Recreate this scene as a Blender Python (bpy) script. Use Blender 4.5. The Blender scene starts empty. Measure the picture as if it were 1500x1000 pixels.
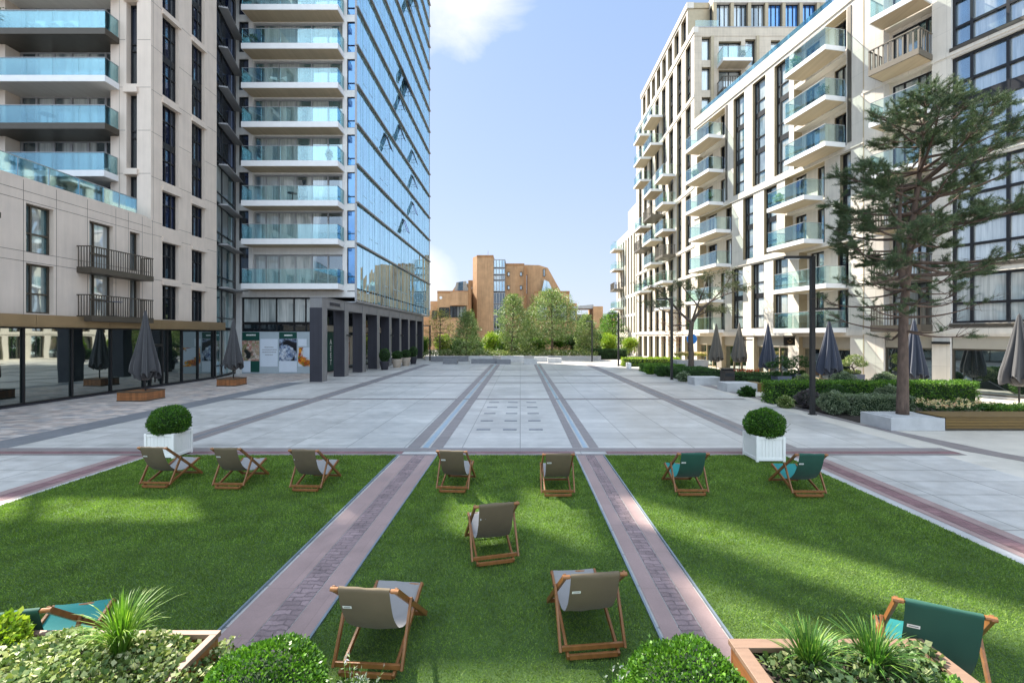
import bpy, math, random
import numpy as np
from mathutils import Vector, Matrix
R = math.radians
rnd = random.Random(7)
NP = np.random.default_rng(11)
scene = bpy.context.scene
COL = scene.collection

# ------------------------------------------------------------------ materials
MATS = {}
def _nt(name):
    m = bpy.data.materials.new(name); m.use_nodes = True
    nt = m.node_tree; nt.nodes.clear()
    out = nt.nodes.new('ShaderNodeOutputMaterial')
    MATS[name] = m
    return m, nt, out
def N(nt, typ, **kw):
    n = nt.nodes.new(typ)
    for k, v in kw.items():
        if k.startswith('i_'):
            key = k[2:].replace('_', ' ')
            n.inputs[int(key) if key.isdigit() else key].default_value = v
        else: setattr(n, k, v)
    return n
def L(nt, a, b): nt.links.new(a, b)
def math_(nt, op, a, b=None, c=None):
    n = nt.nodes.new('ShaderNodeMath'); n.operation = op
    for i, x in enumerate((a, b, c)):
        if x is None: continue
        if isinstance(x, (int, float)): n.inputs[i].default_value = x
        else: nt.links.new(x, n.inputs[i])
    return n.outputs[0]
def mixc(nt, fac, a, b, mode='MIX'):
    n = nt.nodes.new('ShaderNodeMix'); n.data_type = 'RGBA'; n.blend_type = mode
    for sock, x in ((n.inputs[0], fac), (n.inputs[6], a), (n.inputs[7], b)):
        if isinstance(x, (int, float)): sock.default_value = x
        elif isinstance(x, tuple): sock.default_value = (*x[:3], 1)
        else: nt.links.new(x, sock)
    return n.outputs[2]
def wallco(nt):
    """(along the wall, height, 0) from the world position and the face's direction"""
    g = N(nt, 'ShaderNodeNewGeometry')
    p = N(nt, 'ShaderNodeSeparateXYZ'); L(nt, g.outputs['Position'], p.inputs[0])
    n = N(nt, 'ShaderNodeSeparateXYZ'); L(nt, g.outputs['True Normal'], n.inputs[0])
    ax = math_(nt, 'GREATER_THAN', math_(nt, 'ABSOLUTE', n.outputs[0]), .6)
    s = math_(nt, 'ADD', math_(nt, 'MULTIPLY', p.outputs[1], ax), math_(nt, 'MULTIPLY', p.outputs[0], math_(nt, 'SUBTRACT', 1.0, ax)))
    c = N(nt, 'ShaderNodeCombineXYZ'); L(nt, s, c.inputs[0]); L(nt, p.outputs[2], c.inputs[1])
    return c.outputs[0]
def noise(nt, vec, scale, detail=4, rough=.55, dist=0):
    n = N(nt, 'ShaderNodeTexNoise', i_Scale=scale, i_Detail=detail, i_Roughness=rough, i_Distortion=dist)
    if vec is not None: L(nt, vec, n.inputs['Vector'])
    return n.outputs[0]
def ramp(nt, fac, stops):
    n = N(nt, 'ShaderNodeValToRGB'); e = n.color_ramp.elements
    while len(e) < len(stops): e.new(.5)
    for el, (p, c) in zip(e, stops):
        el.position = p; el.color = (*(c if isinstance(c, tuple) else (c, c, c)), 1)
    L(nt, fac, n.inputs[0]); return n.outputs[0]
def bumpn(nt, h, strength, dist=.02):
    b = N(nt, 'ShaderNodeBump', i_Strength=strength, i_Distance=dist); L(nt, h, b.inputs['Height']); return b.outputs[0]
def pos(nt, sc=None):
    g = N(nt, 'ShaderNodeNewGeometry'); v = g.outputs['Position']
    if sc:
        m = N(nt, 'ShaderNodeMapping'); m.inputs['Scale'].default_value = sc; L(nt, v, m.inputs[0]); v = m.outputs[0]
    return v
def M(name, col, rough=.6, metal=0., var=.15, scale=3., bump=.0, bscale=60., spec=.5, sc=None, island=0., coat=0., fine=.0, sheen=0.):
    m, nt, out = _nt(name)
    b = N(nt, 'ShaderNodeBsdfPrincipled', i_Roughness=rough, i_Metallic=metal)
    b.inputs['Specular IOR Level'].default_value = spec
    b.inputs['Coat Weight'].default_value = coat
    if sheen: b.inputs['Sheen Weight'].default_value = sheen
    v = pos(nt, sc)
    k = ramp(nt, noise(nt, v, scale, 6), [(.25, 1 - var), (.75, 1 + var)])
    c = mixc(nt, 1.0, tuple(col), k, 'MULTIPLY')
    if fine:
        k2 = ramp(nt, noise(nt, v, bscale * 1.3, 3), [(.3, 1 - fine), (.7, 1 + fine)])
        c = mixc(nt, 1.0, c, k2, 'MULTIPLY')
    if island:
        g = N(nt, 'ShaderNodeNewGeometry')
        k3 = ramp(nt, g.outputs['Random Per Island'], [(0, 1 - island), (1, 1 + island)])
        c = mixc(nt, 1.0, c, k3, 'MULTIPLY')
    L(nt, c, b.inputs['Base Color'])
    if bump: L(nt, bumpn(nt, noise(nt, v, bscale, 4), bump), b.inputs['Normal'])
    L(nt, b.outputs[0], out.inputs[0]); return m
def stone(name, col, course=0., var=.09, joint=.8, bw=1.5, bh=.75, rough=.75, streak=.1):
    """cladding: panels with fine joints, weather streaks, a little grain"""
    m, nt, out = _nt(name)
    b = N(nt, 'ShaderNodeBsdfPrincipled', i_Roughness=rough)
    b.inputs['Specular IOR Level'].default_value = .25
    w = wallco(nt)
    k = ramp(nt, noise(nt, w, .9, 6), [(.3, 1 - var), (.7, 1 + var)])
    c = mixc(nt, 1.0, tuple(col), k, 'MULTIPLY')
    mp = N(nt, 'ShaderNodeMapping'); mp.inputs['Scale'].default_value = (3.2, .22, 1); L(nt, w, mp.inputs[0])
    k = ramp(nt, noise(nt, mp.outputs[0], 1.5, 5), [(.3, 1 - streak), (.62, 1.03)])
    c = mixc(nt, 1.0, c, k, 'MULTIPLY')
    k = ramp(nt, noise(nt, w, 45, 2), [(.3, .95), (.7, 1.04)])
    c = mixc(nt, 1.0, c, k, 'MULTIPLY')
    if joint < 1:
        br = N(nt, 'ShaderNodeTexBrick', offset=0. if course == 0 else .5, i_Scale=1.)
        br.inputs['Color1'].default_value = (1, 1, 1, 1); br.inputs['Color2'].default_value = (.955, .955, .95, 1)
        br.inputs['Mortar'].default_value = (joint, joint, joint, 1)
        br.inputs['Mortar Size'].default_value = .008; br.inputs['Mortar Smooth'].default_value = .2
        br.inputs['Brick Width'].default_value = bw; br.inputs['Row Height'].default_value = bh
        L(nt, w, br.inputs['Vector'])
        c = mixc(nt, 1.0, c, br.outputs[0], 'MULTIPLY')
    L(nt, c, b.inputs['Base Color'])
    L(nt, bumpn(nt, noise(nt, w, 30, 4), .12), b.inputs['Normal'])
    L(nt, b.outputs[0], out.inputs[0]); return m
def glass(name, inner, refl=.2, tint=(.85, .93, 1.), curtain=0., rough=.02, wob=.015, island=.0, edge=1.0):
    """window pane seen from outside: dark or curtained room under a reflecting surface"""
    m, nt, out = _nt(name)
    d = N(nt, 'ShaderNodeBsdfDiffuse')
    w = wallco(nt)
    c = mixc(nt, 1.0, tuple(inner), ramp(nt, noise(nt, w, .7, 2), [(.3, .55), (.7, 1.4)]), 'MULTIPLY')
    if curtain:
        mp = N(nt, 'ShaderNodeMapping'); mp.inputs['Scale'].default_value = (1, .05, 1); L(nt, w, mp.inputs[0])
        k = noise(nt, mp.outputs[0], 9, 3)
        g = ramp(nt, noise(nt, mp.outputs[0], .8, 1), [(.44, 0.), (.5, 1.)])
        cc = ramp(nt, k, [(.3, (curtain * .55, curtain * .6, curtain * .58)), (.7, (curtain, curtain * 1.04, curtain))])
        c = mixc(nt, g, c, cc)
    if island:
        g = N(nt, 'ShaderNodeNewGeometry')
        c = mixc(nt, 1.0, c, ramp(nt, g.outputs['Random Per Island'], [(0, 1 - island), (1, 1 + island)]), 'MULTIPLY')
    L(nt, c, d.inputs[0])
    gl = N(nt, 'ShaderNodeBsdfGlossy', i_Roughness=rough); gl.inputs[0].default_value = (*tint, 1)
    if wob:
        nb = bumpn(nt, noise(nt, w, .55, 1), wob, 1.); L(nt, nb, gl.inputs['Normal'])
    f = N(nt, 'ShaderNodeFresnel', i_IOR=1.5)
    fac = math_(nt, 'ADD', math_(nt, 'MULTIPLY', f.outputs[0], edge * (1 - refl)), refl)
    mx = N(nt, 'ShaderNodeMixShader'); L(nt, fac, mx.inputs[0]); L(nt, d.outputs[0], mx.inputs[1]); L(nt, gl.outputs[0], mx.inputs[2])
    L(nt, mx.outputs[0], out.inputs[0]); return m
def clearglass(name, tint=(.72, .9, .92), refl=.12, gl_t=(.85, .95, 1), fw=.7):
    m, nt, out = _nt(name)
    t = N(nt, 'ShaderNodeBsdfTransparent'); t.inputs[0].default_value = (*tint, 1)
    gl = N(nt, 'ShaderNodeBsdfGlossy', i_Roughness=.03); gl.inputs[0].default_value = (*gl_t, 1)
    f = N(nt, 'ShaderNodeFresnel', i_IOR=1.45)
    fac = math_(nt, 'ADD', math_(nt, 'MULTIPLY', f.outputs[0], fw), refl)
    mx = N(nt, 'ShaderNodeMixShader'); L(nt, fac, mx.inputs[0]); L(nt, t.outputs[0], mx.inputs[1]); L(nt, gl.outputs[0], mx.inputs[2])
    L(nt, mx.outputs[0], out.inputs[0]); return m
def leafmat(name, c0, c1, rough=.5, trans=.3, spec=.4, c2=None):
    m, nt, out = _nt(name)
    g = N(nt, 'ShaderNodeNewGeometry')
    st = [(0, c0), (.75, c1)] + ([(.9, c2)] if c2 else [])
    c = ramp(nt, g.outputs['Random Per Island'], st)
    k = ramp(nt, noise(nt, g.outputs['Position'], 2.2, 3), [(.3, .7), (.7, 1.25)])
    c = mixc(nt, 1.0, c, k, 'MULTIPLY')
    b = N(nt, 'ShaderNodeBsdfPrincipled', i_Roughness=rough); b.inputs['Specular IOR Level'].default_value = spec
    L(nt, c, b.inputs['Base Color'])
    t = N(nt, 'ShaderNodeBsdfTranslucent'); L(nt, mixc(nt, 1.0, c, (1.1, 1.25, .6), 'MULTIPLY'), t.inputs[0])
    mx = N(nt, 'ShaderNodeMixShader', i_0=trans); L(nt, b.outputs[0], mx.inputs[1]); L(nt, t.outputs[0], mx.inputs[2])
    L(nt, mx.outputs[0], out.inputs[0]); return m
def paving(name, col, bw, bh, joint=.6, off=.5, var=.1, c2=.9, rough=.5, mortar=.006, rot=0, blot=.12, tints=None, bump=.1, spec=.5, warp=0):
    m, nt, out = _nt(name)
    b = N(nt, 'ShaderNodeBsdfPrincipled'); b.inputs['Specular IOR Level'].default_value = spec
    v = pos(nt)
    if rot:
        mp = N(nt, 'ShaderNodeMapping'); mp.inputs['Rotation'].default_value = (0, 0, rot); L(nt, v, mp.inputs[0]); v = mp.outputs[0]
    if warp:
        nw = N(nt, 'ShaderNodeTexNoise', i_Scale=7.); L(nt, v, nw.inputs['Vector'])
        sc_ = N(nt, 'ShaderNodeVectorMath', operation='SCALE'); sc_.inputs['Scale'].default_value = warp * 2; L(nt, nw.outputs['Color'], sc_.inputs[0])
        ad = N(nt, 'ShaderNodeVectorMath', operation='ADD'); L(nt, v, ad.inputs[0]); L(nt, sc_.outputs[0], ad.inputs[1]); v = ad.outputs[0]
    br = N(nt, 'ShaderNodeTexBrick', offset=off, i_Scale=1.)
    br.inputs['Color1'].default_value = (1, 1, 1, 1); br.inputs['Color2'].default_value = (c2, c2, c2, 1)
    br.inputs['Mortar'].default_value = (joint, joint, joint, 1); br.inputs['Mortar Size'].default_value = mortar
    br.inputs['Mortar Smooth'].default_value = .3
    br.inputs['Brick Width'].default_value = bw; br.inputs['Row Height'].default_value = bh
    L(nt, v, br.inputs['Vector'])
    c = mixc(nt, 1.0, tuple(col), br.outputs[0], 'MULTIPLY')
    if tints:   # per-stone colour
        wv = N(nt, 'ShaderNodeTexVoronoi', i_Scale=1.); wv.feature = 'F1'
        mp = N(nt, 'ShaderNodeMapping'); mp.inputs['Scale'].default_value = (1 / bw, 1 / bh, 0); L(nt, v, mp.inputs[0])
        wv.distance = 'CHEBYCHEV'; wv.inputs['Randomness'].default_value = .35
        L(nt, mp.outputs[0], wv.inputs['Vector'])
        sx = N(nt, 'ShaderNodeSeparateColor'); L(nt, wv.outputs['Color'], sx.inputs[0])
        c = mixc(nt, 1.0, c, ramp(nt, sx.outputs[0], tints), 'MULTIPLY')
    k = ramp(nt, noise(nt, v, .35, 6, .6), [(.3, 1 - blot), (.7, 1 + blot)])
    c = mixc(nt, 1.0, c, k, 'MULTIPLY')
    st = noise(nt, v, 2.6, 8, .65)
    c = mixc(nt, 1.0, c, ramp(nt, st, [(.3, 1 - var), (.6, 1.02)]), 'MULTIPLY')
    c = mixc(nt, 1.0, c, ramp(nt, noise(nt, v, 70, 2), [(.3, .93), (.7, 1.06)]), 'MULTIPLY')
    # a few darker spots (gum, drips)
    vo = N(nt, 'ShaderNodeTexVoronoi', i_Scale=1.1); L(nt, v, vo.inputs['Vector'])
    c = mixc(nt, 1.0, c, ramp(nt, vo.outputs['Distance'], [(.03, .8), (.05, 1.)]), 'MULTIPLY')
    L(nt, c, b.inputs['Base Color'])
    L(nt, ramp(nt, st, [(.3, rough * .75), (.7, rough * 1.2)]), b.inputs['Roughness'])
    h = math_(nt, 'ADD', noise(nt, v, 40, 4), math_(nt, 'MULTIPLY', br.outputs['Fac'], -1.5))
    L(nt, bumpn(nt, h, bump, .01), b.inputs['Normal'])
    L(nt, b.outputs[0], out.inputs[0]); return m

stone('cream_stone', (.67, .615, .535), var=.06, joint=.72, bw=1.45, bh=1.42, streak=.08)
stone('tan_stone', (.54, .465, .365), var=.08, joint=.72, bw=1.2, bh=.6, course=1)
stone('beige_stone', (.65, .555, .47), var=.05, joint=1., streak=.06)
stone('white_stone', (.70, .69, .67), var=.04, joint=.8, bw=2., bh=2., streak=.04)
stone('grey_cladding', (.42, .43, .45), var=.05, joint=.7, bw=1.2, bh=1., streak=.05)
stone('granite_dark', (.036, .036, .046), var=.1, joint=.7, bw=.36, bh=12., rough=.45)
stone('granite_mid', (.19, .185, .185), var=.1, joint=.8, bw=1.9, bh=4., rough=.55)
stone('soffit', (.48, .385, .265), var=.05, joint=.85, bw=.8, bh=.8)
stone('brick', (.49, .30, .165), course=1, var=.12, joint=.80, bw=.45, bh=.15, streak=.18)
stone('brick_dark', (.36, .19, .09), course=1, var=.12, joint=.8, bw=.45, bh=.15, streak=.15)
M('white_paint', (.74, .74, .74), .45, var=.05, scale=2)
M('white_wood', (.78, .77, .73), .5, var=.06, scale=5, bump=.05, sc=(30, 30, 2))
M('bronze', (.085, .072, .055), .45, .4, var=.12)
M('olive_metal', (.38, .31, .20), .5, .2, var=.1)
M('brass_band', (.30, .215, .12), .38, .55, var=.12, scale=1.2)
M('dark_frame', (.018, .018, .02), .4, .3, var=.1)
M('grey_frame', (.33, .33, .34), .45, .3, var=.06)
M('ledge_metal', (.20, .175, .155), .45, .5, var=.1)
M('lamp_metal', (.03, .029, .028), .45, .5, var=.15, bump=.05)
M('joint_line', (.17, .15, .13), .9)
M('dark_inside', (.02, .022, .024), .9)
M('shade_inside', (.10, .095, .085), .9)
M('concrete', (.42, .42, .42), .75, var=.14, scale=2.5, bump=.15, bscale=80, fine=.08)
M('granite_seat', (.16, .165, .18), .6, var=.12, bump=.1, fine=.15)
M('soil', (.03, .022, .016), .95, var=.3, scale=20, bump=.6, bscale=60)
M('teak', (.225, .092, .028), .42, var=.28, scale=2.2, sc=(7, 7, 7), bump=.12, bscale=12, spec=.45, island=.3)
M('corten_wood', (.25, .10, .035), .5, var=.35, scale=2., sc=(1.2, 1.2, 12), bump=.1, bscale=14, island=.2)
M('bench_wood', (.13, .075, .015), .5, var=.2, scale=2., sc=(2, 8, 14), bump=.1, bscale=14, island=.15)
M('rim_wood', (.20, .125, .085), .6, var=.15, scale=3, sc=(2, 10, 10), bump=.08)
M('seat_beige', (.21, .20, .195), .85, var=.06, scale=6, bump=.12, bscale=420, sheen=.2)  # upper face of the same beige cloth, sky light put into its colour
M('seat_green', (.008, .16, .15), .8, var=.08, scale=6, bump=.12, bscale=420)  # upper face of the green cloth, paler as if lit from above
M('canvas_beige', (.115, .085, .048), .85, var=.09, scale=6, bump=.15, bscale=420, sheen=.1)
M('canvas_green', (.004, .060, .038), .8, var=.08, scale=6, bump=.12, bscale=420, sheen=.15)
M('tag_white', (.8, .8, .78), .6)
M('tag_ink', (.25, .25, .27), .7)
M('umbrella_grey', (.040, .039, .042), .85, var=.1, scale=4, bump=.1, bscale=200, sheen=.3)
M('umbrella_navy', (.028, .034, .055), .85, var=.1, scale=4, bump=.1, bscale=200, sheen=.3)
M('umbrella_taupe', (.11, .095, .075), .85, var=.1, scale=4, bump=.1, bscale=200, sheen=.3)
M('planter_grey', (.09, .10, .135), .5, var=.12)
M('terracotta_pale', (.40, .34, .28), .7, var=.15, scale=5, bump=.1)
M('bin_dark', (.045, .036, .03), .5, .3, var=.2)
M('bark_pine', (.105, .07, .052), .9, var=.4, scale=4, sc=(3, 3, 1), bump=.8, bscale=14)
M('bark_grey', (.10, .075, .06), .9, var=.35, scale=4, sc=(3, 3, 1), bump=.7, bscale=16)
M('bark_far', (.12, .08, .055), .9, var=.3, scale=4)
M('sign_blue', (.02, .22, .65), .4)
M('poster_green', (.004, .055, .042), .4, var=.05)
M('poster_white', (.60, .66, .74), .35, var=.03)
M('poster_grey', (.36, .42, .46), .35, var=.03)
M('cream_sign', (.36, .33, .27), .5, var=.04)
M('window_blind', (.55, .55, .5), .8)
M('grate_metal', (.20, .21, .225), .5, .5)
M('edge_metal', (.22, .27, .31), .45, .5)
M('mullion_blue', (.32, .50, .60), .4, .2)
M('drain_metal', (.36, .46, .53), .32, .6, var=.12, scale=6)
glass('glass_dark', (.012, .016, .02), .10, curtain=0)
glass('glass_navy', (.010, .016, .045), .10, (.7, .8, 1.), curtain=.06)
glass('glass_curtain', (.06, .08, .085), .16, curtain=.6)
glass('glass_teal', (.05, .11, .12), .24, (.8, .97, 1.), curtain=.5)
glass('glass_sky', (.06, .13, .22), .36, (.72, .9, 1.), curtain=.5)
glass('glass_pale', (.20, .25, .26), .24, (.9, .97, 1.), curtain=.62)
glass('glass_shop', (.012, .018, .017), .32, (.86, .95, .93), wob=.006)
glass('glass_tower', (.16, .42, .52), .78, (.70, .93, 1.), rough=.015, wob=.010, island=.3)
glass('glass_blue', (.01, .10, .36), .28, (.45, .72, 1.), wob=.01)
glass('glass_far', (.03, .04, .05), .2, curtain=.35)
clearglass('rail_glass', (.82, .95, .96), .11, (.78, .96, 1.))
M('rail_bronze', (.15, .13, .10), .5, .3, var=.1)
clearglass('rail_glass_far', (.85, .94, .93), .06, fw=.3)
leafmat('leaf_box', (.022, .075, .008), (.075, .19, .018), c2=(.14, .28, .03))
leafmat('leaf_box_near', (.025, .085, .006), (.095, .22, .02), c2=(.17, .34, .045), rough=.4)
leafmat('leaf_hedge', (.035, .10, .012), (.11, .24, .025), c2=(.2, .34, .04))
leafmat('leaf_dark', (.018, .05, .012), (.05, .115, .025))
leafmat('leaf_grey', (.09, .13, .075), (.20, .25, .15), c2=(.34, .38, .26))
leafmat('leaf_ivy', (.05, .11, .02), (.22, .28, .08), c2=(.50, .50, .26), trans=.2)
leafmat('leaf_lime', (.12, .22, .015), (.30, .42, .03), c2=(.45, .52, .06))
leafmat('leaf_sedge', (.05, .13, .01), (.14, .28, .025), c2=(.28, .40, .07), trans=.35)
leafmat('leaf_pine', (.024, .052, .021), (.072, .118, .045), c2=(.14, .18, .075), trans=.12)
leafmat('leaf_pine_far', (.10, .17, .045), (.25, .33, .11), c2=(.40, .45, .2), trans=.2)
leafmat('leaf_pine_olive', (.04, .055, .02), (.10, .12, .05), trans=.15)
leafmat('leaf_yellow', (.20, .20, .04), (.42, .38, .10), c2=(.55, .5, .2), trans=.3)
leafmat('leaf_red', (.16, .05, .03), (.34, .13, .08), trans=.3)
leafmat('leaf_purple', (.06, .05, .055), (.15, .13, .14))
leafmat('petal_cream', (.60, .50, .25), (.80, .68, .42), c2=(.85, .45, .30), trans=.2)
leafmat('petal_red', (.45, .04, .01), (.65, .10, .02))
leafmat('leaf_lavender', (.17, .20, .15), (.36, .40, .33), c2=(.45, .42, .5))
leafmat('leaf_ivy_dark', (.03, .07, .02), (.12, .18, .06), c2=(.28, .31, .14), trans=.2)
leafmat('leaf_sedge_dark', (.02, .07, .012), (.08, .20, .03), c2=(.22, .34, .06), trans=.3)
leafmat('leaf_cover', (.07, .12, .03), (.20, .26, .08), c2=(.4, .38, .2), trans=.3)
leafmat('grass_blade', (.082, .15, .022), (.185, .295, .044), c2=(.28, .385, .09), rough=.55, trans=.3, spec=.2)
M('lawn_base', (.045, .088, .016), .95, var=.25, scale=3, bump=.6, bscale=150)
paving('slab_grey', (.49, .47, .445), 1.55, .78, joint=.45, var=.22, c2=.86, rough=.42, off=0, mortar=.014, blot=.2)
paving('slab_side', (.56, .515, .45), 1.2, .6, joint=.75, var=.12, c2=.93, rough=.55)
paving('mosaic', (.52, .475, .45), .42, .2, joint=.5, c2=.62, rough=.6, var=.15,
       tints=[(0, (.62, .66, .72)), (.3, (.95, .93, .9)), (.55, (1.12, 1.0, .92)), (.75, (.8, .72, .68)), (1, (1.15, 1.12, 1.08))])
paving('band_blue', (.165, .17, .185), .9, .45, joint=.75, rough=.5)
paving('band_grey', (.225, .195, .19), .6, .3, joint=.7, rough=.55)
paving('band_pink', (.325, .225, .21), 1.1, .9, joint=.78, rough=.6, var=.16)
paving('band_red', (.25, .135, .14), .25, .12, joint=.55, c2=.7, rough=.65, bump=.4, var=.3)
paving('cobble', (.31, .222, .225), .21, .085, joint=.62, c2=.72, mortar=.009, rough=.7, bump=1.0, var=.4, warp=.05)
paving('edge_stone', (.45, .44, .43), .9, .3, joint=.75, rough=.55)
paving('ground_far', (.36, .34, .31), 1.2, .6, joint=.8, rough=.7)

# poster pictures: abstract food/flower colours only
def poster(name, bg, stops, scale, lo=.42):
    m, nt, out = _nt(name)
    b = N(nt, 'ShaderNodeBsdfPrincipled', i_Roughness=.35)
    w = wallco(nt)
    vo = N(nt, 'ShaderNodeTexVoronoi', i_Scale=scale); L(nt, w, vo.inputs['Vector'])
    sx = N(nt, 'ShaderNodeSeparateColor'); L(nt, vo.outputs['Color'], sx.inputs[0])
    c = ramp(nt, sx.outputs[0], stops)
    c = mixc(nt, 1., c, ramp(nt, noise(nt, w, scale * 2, 4), [(.3, .5), (.7, 1.3)]), 'MULTIPLY')
    c = mixc(nt, ramp(nt, noise(nt, w, 1.1, 3, .5, .6), [(lo, 0.), (lo + .06, 1.)]), tuple(bg), c)
    L(nt, c, b.inputs['Base Color']); L(nt, b.outputs[0], out.inputs[0])
poster('poster_food', (.006, .008, .008), [(0, (.35, .12, .10)), (.35, (.5, .36, .28)), (.6, (.20, .19, .08)), (.85, (.6, .5, .44))], 6, .36)
poster('poster_blue', (.006, .006, .01), [(0, (.45, .55, .7)), (.3, (.06, .10, .22)), (.55, (.62, .66, .72)), (.8, (.15, .2, .3))], 7, .42)
poster('poster_fruit', (.52, .58, .66), [(0, (.6, .12, .02)), (.4, (.75, .35, .02)), (.7, (.35, .03, .01)), (1, (.12, .2, .02))], 5, .5)
m = MATS['poster_fruit']

# ------------------------------------------------------------------ geometry helpers
class FR:
    """wall frame: s along the wall, d outwards, z up"""
    def __init__(self, o, u, n): self.o = o; self.u = u; self.n = n
    def __call__(self, s, d, z):
        return (self.o[0] + self.u[0] * s + self.n[0] * d, self.o[1] + self.u[1] * s + self.n[1] * d, z)
ID = lambda x, y, z: (x, y, z)
class MB:
    def __init__(self, fr=ID): self.v = []; self.f = []; self.mi = []; self.fr = fr; self.m = 0
    def face(self, pts):
        i = len(self.v); self.v += [self.fr(*p) for p in pts]; self.f.append(tuple(range(i, i + len(pts)))); self.mi.append(self.m)
    def box(self, a0, a1, b0, b1, z0, z1):
        i = len(self.v)
        for z in (z0, z1):
            for (a, b) in ((a0, b0), (a1, b0), (a1, b1), (a0, b1)): self.v.append(self.fr(a, b, z))
        for q in ((0, 3, 2, 1), (4, 5, 6, 7), (0, 1, 5, 4), (1, 2, 6, 5), (2, 3, 7, 6), (3, 0, 4, 7)):
            self.f.append(tuple(i + k for k in q)); self.mi.append(self.m)
        return self
    def prism(self, poly, z0, z1):
        """vertical prism over a plan polygon"""
        n = len(poly); i = len(self.v)
        for z in (z0, z1): self.v += [self.fr(p[0], p[1], z) for p in poly]
        self.f.append(tuple(i + k for k in reversed(range(n)))); self.f.append(tuple(i + n + k for k in range(n)))
        for k in range(n): self.f.append((i + k, i + (k + 1) % n, i + n + (k + 1) % n, i + n + k))
        self.mi += [self.m] * (n + 2); return self
    def vprism(self, prof, d0, d1):
        """profile in (s, z), extruded along d"""
        n = len(prof); i = len(self.v)
        for d in (d0, d1): self.v += [self.fr(p[0], d, p[1]) for p in prof]
        self.f.append(tuple(i + k for k in reversed(range(n)))); self.f.append(tuple(i + n + k for k in range(n)))
        for k in range(n): self.f.append((i + k, i + (k + 1) % n, i + n + (k + 1) % n, i + n + k))
        self.mi += [self.m] * (n + 2); return self
    def tube(self, pts, rad, n=8, cap=True):
        pts = [Vector(self.fr(*p)) for p in pts]; i0 = len(self.v)
        if not hasattr(rad, '__len__'): rad = [rad] * len(pts)
        for k, p in enumerate(pts):
            t = (pts[min(k + 1, len(pts) - 1)] - pts[max(k - 1, 0)]).normalized()
            a = t.cross(Vector((0, 0, 1)) if abs(t.z) < .95 else Vector((1, 0, 0))).normalized(); b = t.cross(a)
            for j in range(n):
                an = 2 * math.pi * j / n
                self.v.append(tuple(p + (a * math.cos(an) + b * math.sin(an)) * rad[k]))
        for k in range(len(pts) - 1):
            for j in range(n):
                a = i0 + k * n + j; b = i0 + k * n + (j + 1) % n
                self.f.append((a, b, b + n, a + n)); self.mi.append(self.m)
        if cap:
            self.f.append(tuple(i0 + j for j in reversed(range(n)))); self.f.append(tuple(i0 + (len(pts) - 1) * n + j for j in range(n)))
            self.mi += [self.m] * 2
        return self
    def bar(self, p0, p1, w, t, side=(1, 0, 0)):
        """rectangular bar from p0 to p1; w across `side`, t across the third axis"""
        p0 = Vector(p0); p1 = Vector(p1); d = (p1 - p0).normalized(); s = Vector(side); s = (s - d * s.dot(d)).normalized(); q = d.cross(s)
        i = len(self.v)
        for p in (p0, p1):
            for (a, b) in ((-1, -1), (1, -1), (1, 1), (-1, 1)): self.v.append(self.fr(*tuple(p + s * (a * w / 2) + q * (b * t / 2))))
        for f in ((0, 3, 2, 1), (4, 5, 6, 7), (0, 1, 5, 4), (1, 2, 6, 5), (2, 3, 7, 6), (3, 0, 4, 7)):
            self.f.append(tuple(i + k for k in f)); self.mi.append(self.m)
        return self
    def lathe(self, prof, c=(0, 0), n=20, mod=None):
        i = len(self.v)
        for k, (r, z) in enumerate(prof):
            for j in range(n):
                an = 2 * math.pi * j / n; rr = r * (mod(an, k / max(1, len(prof) - 1)) if mod else 1)
                self.v.append(self.fr(c[0] + rr * math.cos(an), c[1] + rr * math.sin(an), z))
        for k in range(len(prof) - 1):
            for j in range(n):
                a = i + k * n + j; b = i + k * n + (j + 1) % n
                self.f.append((a, b, b + n, a + n)); self.mi.append(self.m)
        return self
    def build(self, name, mats, parent=None, smooth=False, bevel=0, loc=None, recalc=True):
        if isinstance(mats, str): mats = [mats]
        me = bpy.data.meshes.new(name); me.from_pydata(self.v, [], self.f)
        for mm in mats: me.materials.append(MATS[mm])
        if len(mats) > 1: me.polygons.foreach_set('material_index', self.mi)
        if recalc:
            import bmesh
            bm = bmesh.new(); bm.from_mesh(me); bmesh.ops.recalc_face_normals(bm, faces=bm.faces); bm.to_mesh(me); bm.free()
        if smooth: me.polygons.foreach_set('use_smooth', [True] * len(me.polygons))
        o = bpy.data.objects.new(name, me); COL.objects.link(o)
        if parent:
            o.parent = parent
            if parent.type == 'EMPTY' and parent.get('_w'): o.location = tuple(-x for x in parent.location)
        if loc: o.location = loc
        if bevel:
            md = o.modifiers.new('Bevel', 'BEVEL'); md.width = bevel; md.segments = 2; md.limit_method = 'ANGLE'; md.angle_limit = R(40)
        return o
def tag(o, label=None, cat=None, group=None, kind=None):
    if label: o['label'] = label
    if cat: o['category'] = cat
    if group: o['group'] = group
    if kind: o['kind'] = kind
    return o
def thing(name, label, cat, loc=(0, 0, 0), rz=0, group=None, world=False):
    o = bpy.data.objects.new(name, None); COL.objects.link(o); o.location = loc; o.rotation_euler = (0, 0, rz)
    o.empty_display_size = .2
    if world: o['_w'] = 1
    return tag(o, label, cat, group)
def struct(name, mb, mat, **k): return tag(mb.build(name, mat, **k), kind='structure')
def children(o): return [c for c in COL.objects if c.parent == o]
def copy_tree(o, parent=None):
    c = o.copy(); COL.objects.link(c)
    if parent: c.parent = parent
    for ch in children(o): copy_tree(ch, c)
    return c
def place(proto, used, loc, rz, label, sc=1.):
    o = copy_tree(proto) if used[0] else proto
    used[0] += 1
    o.location = loc; o.rotation_euler = (0, 0, rz); o.scale = (sc, sc, sc); o['label'] = label
    return o

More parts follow.
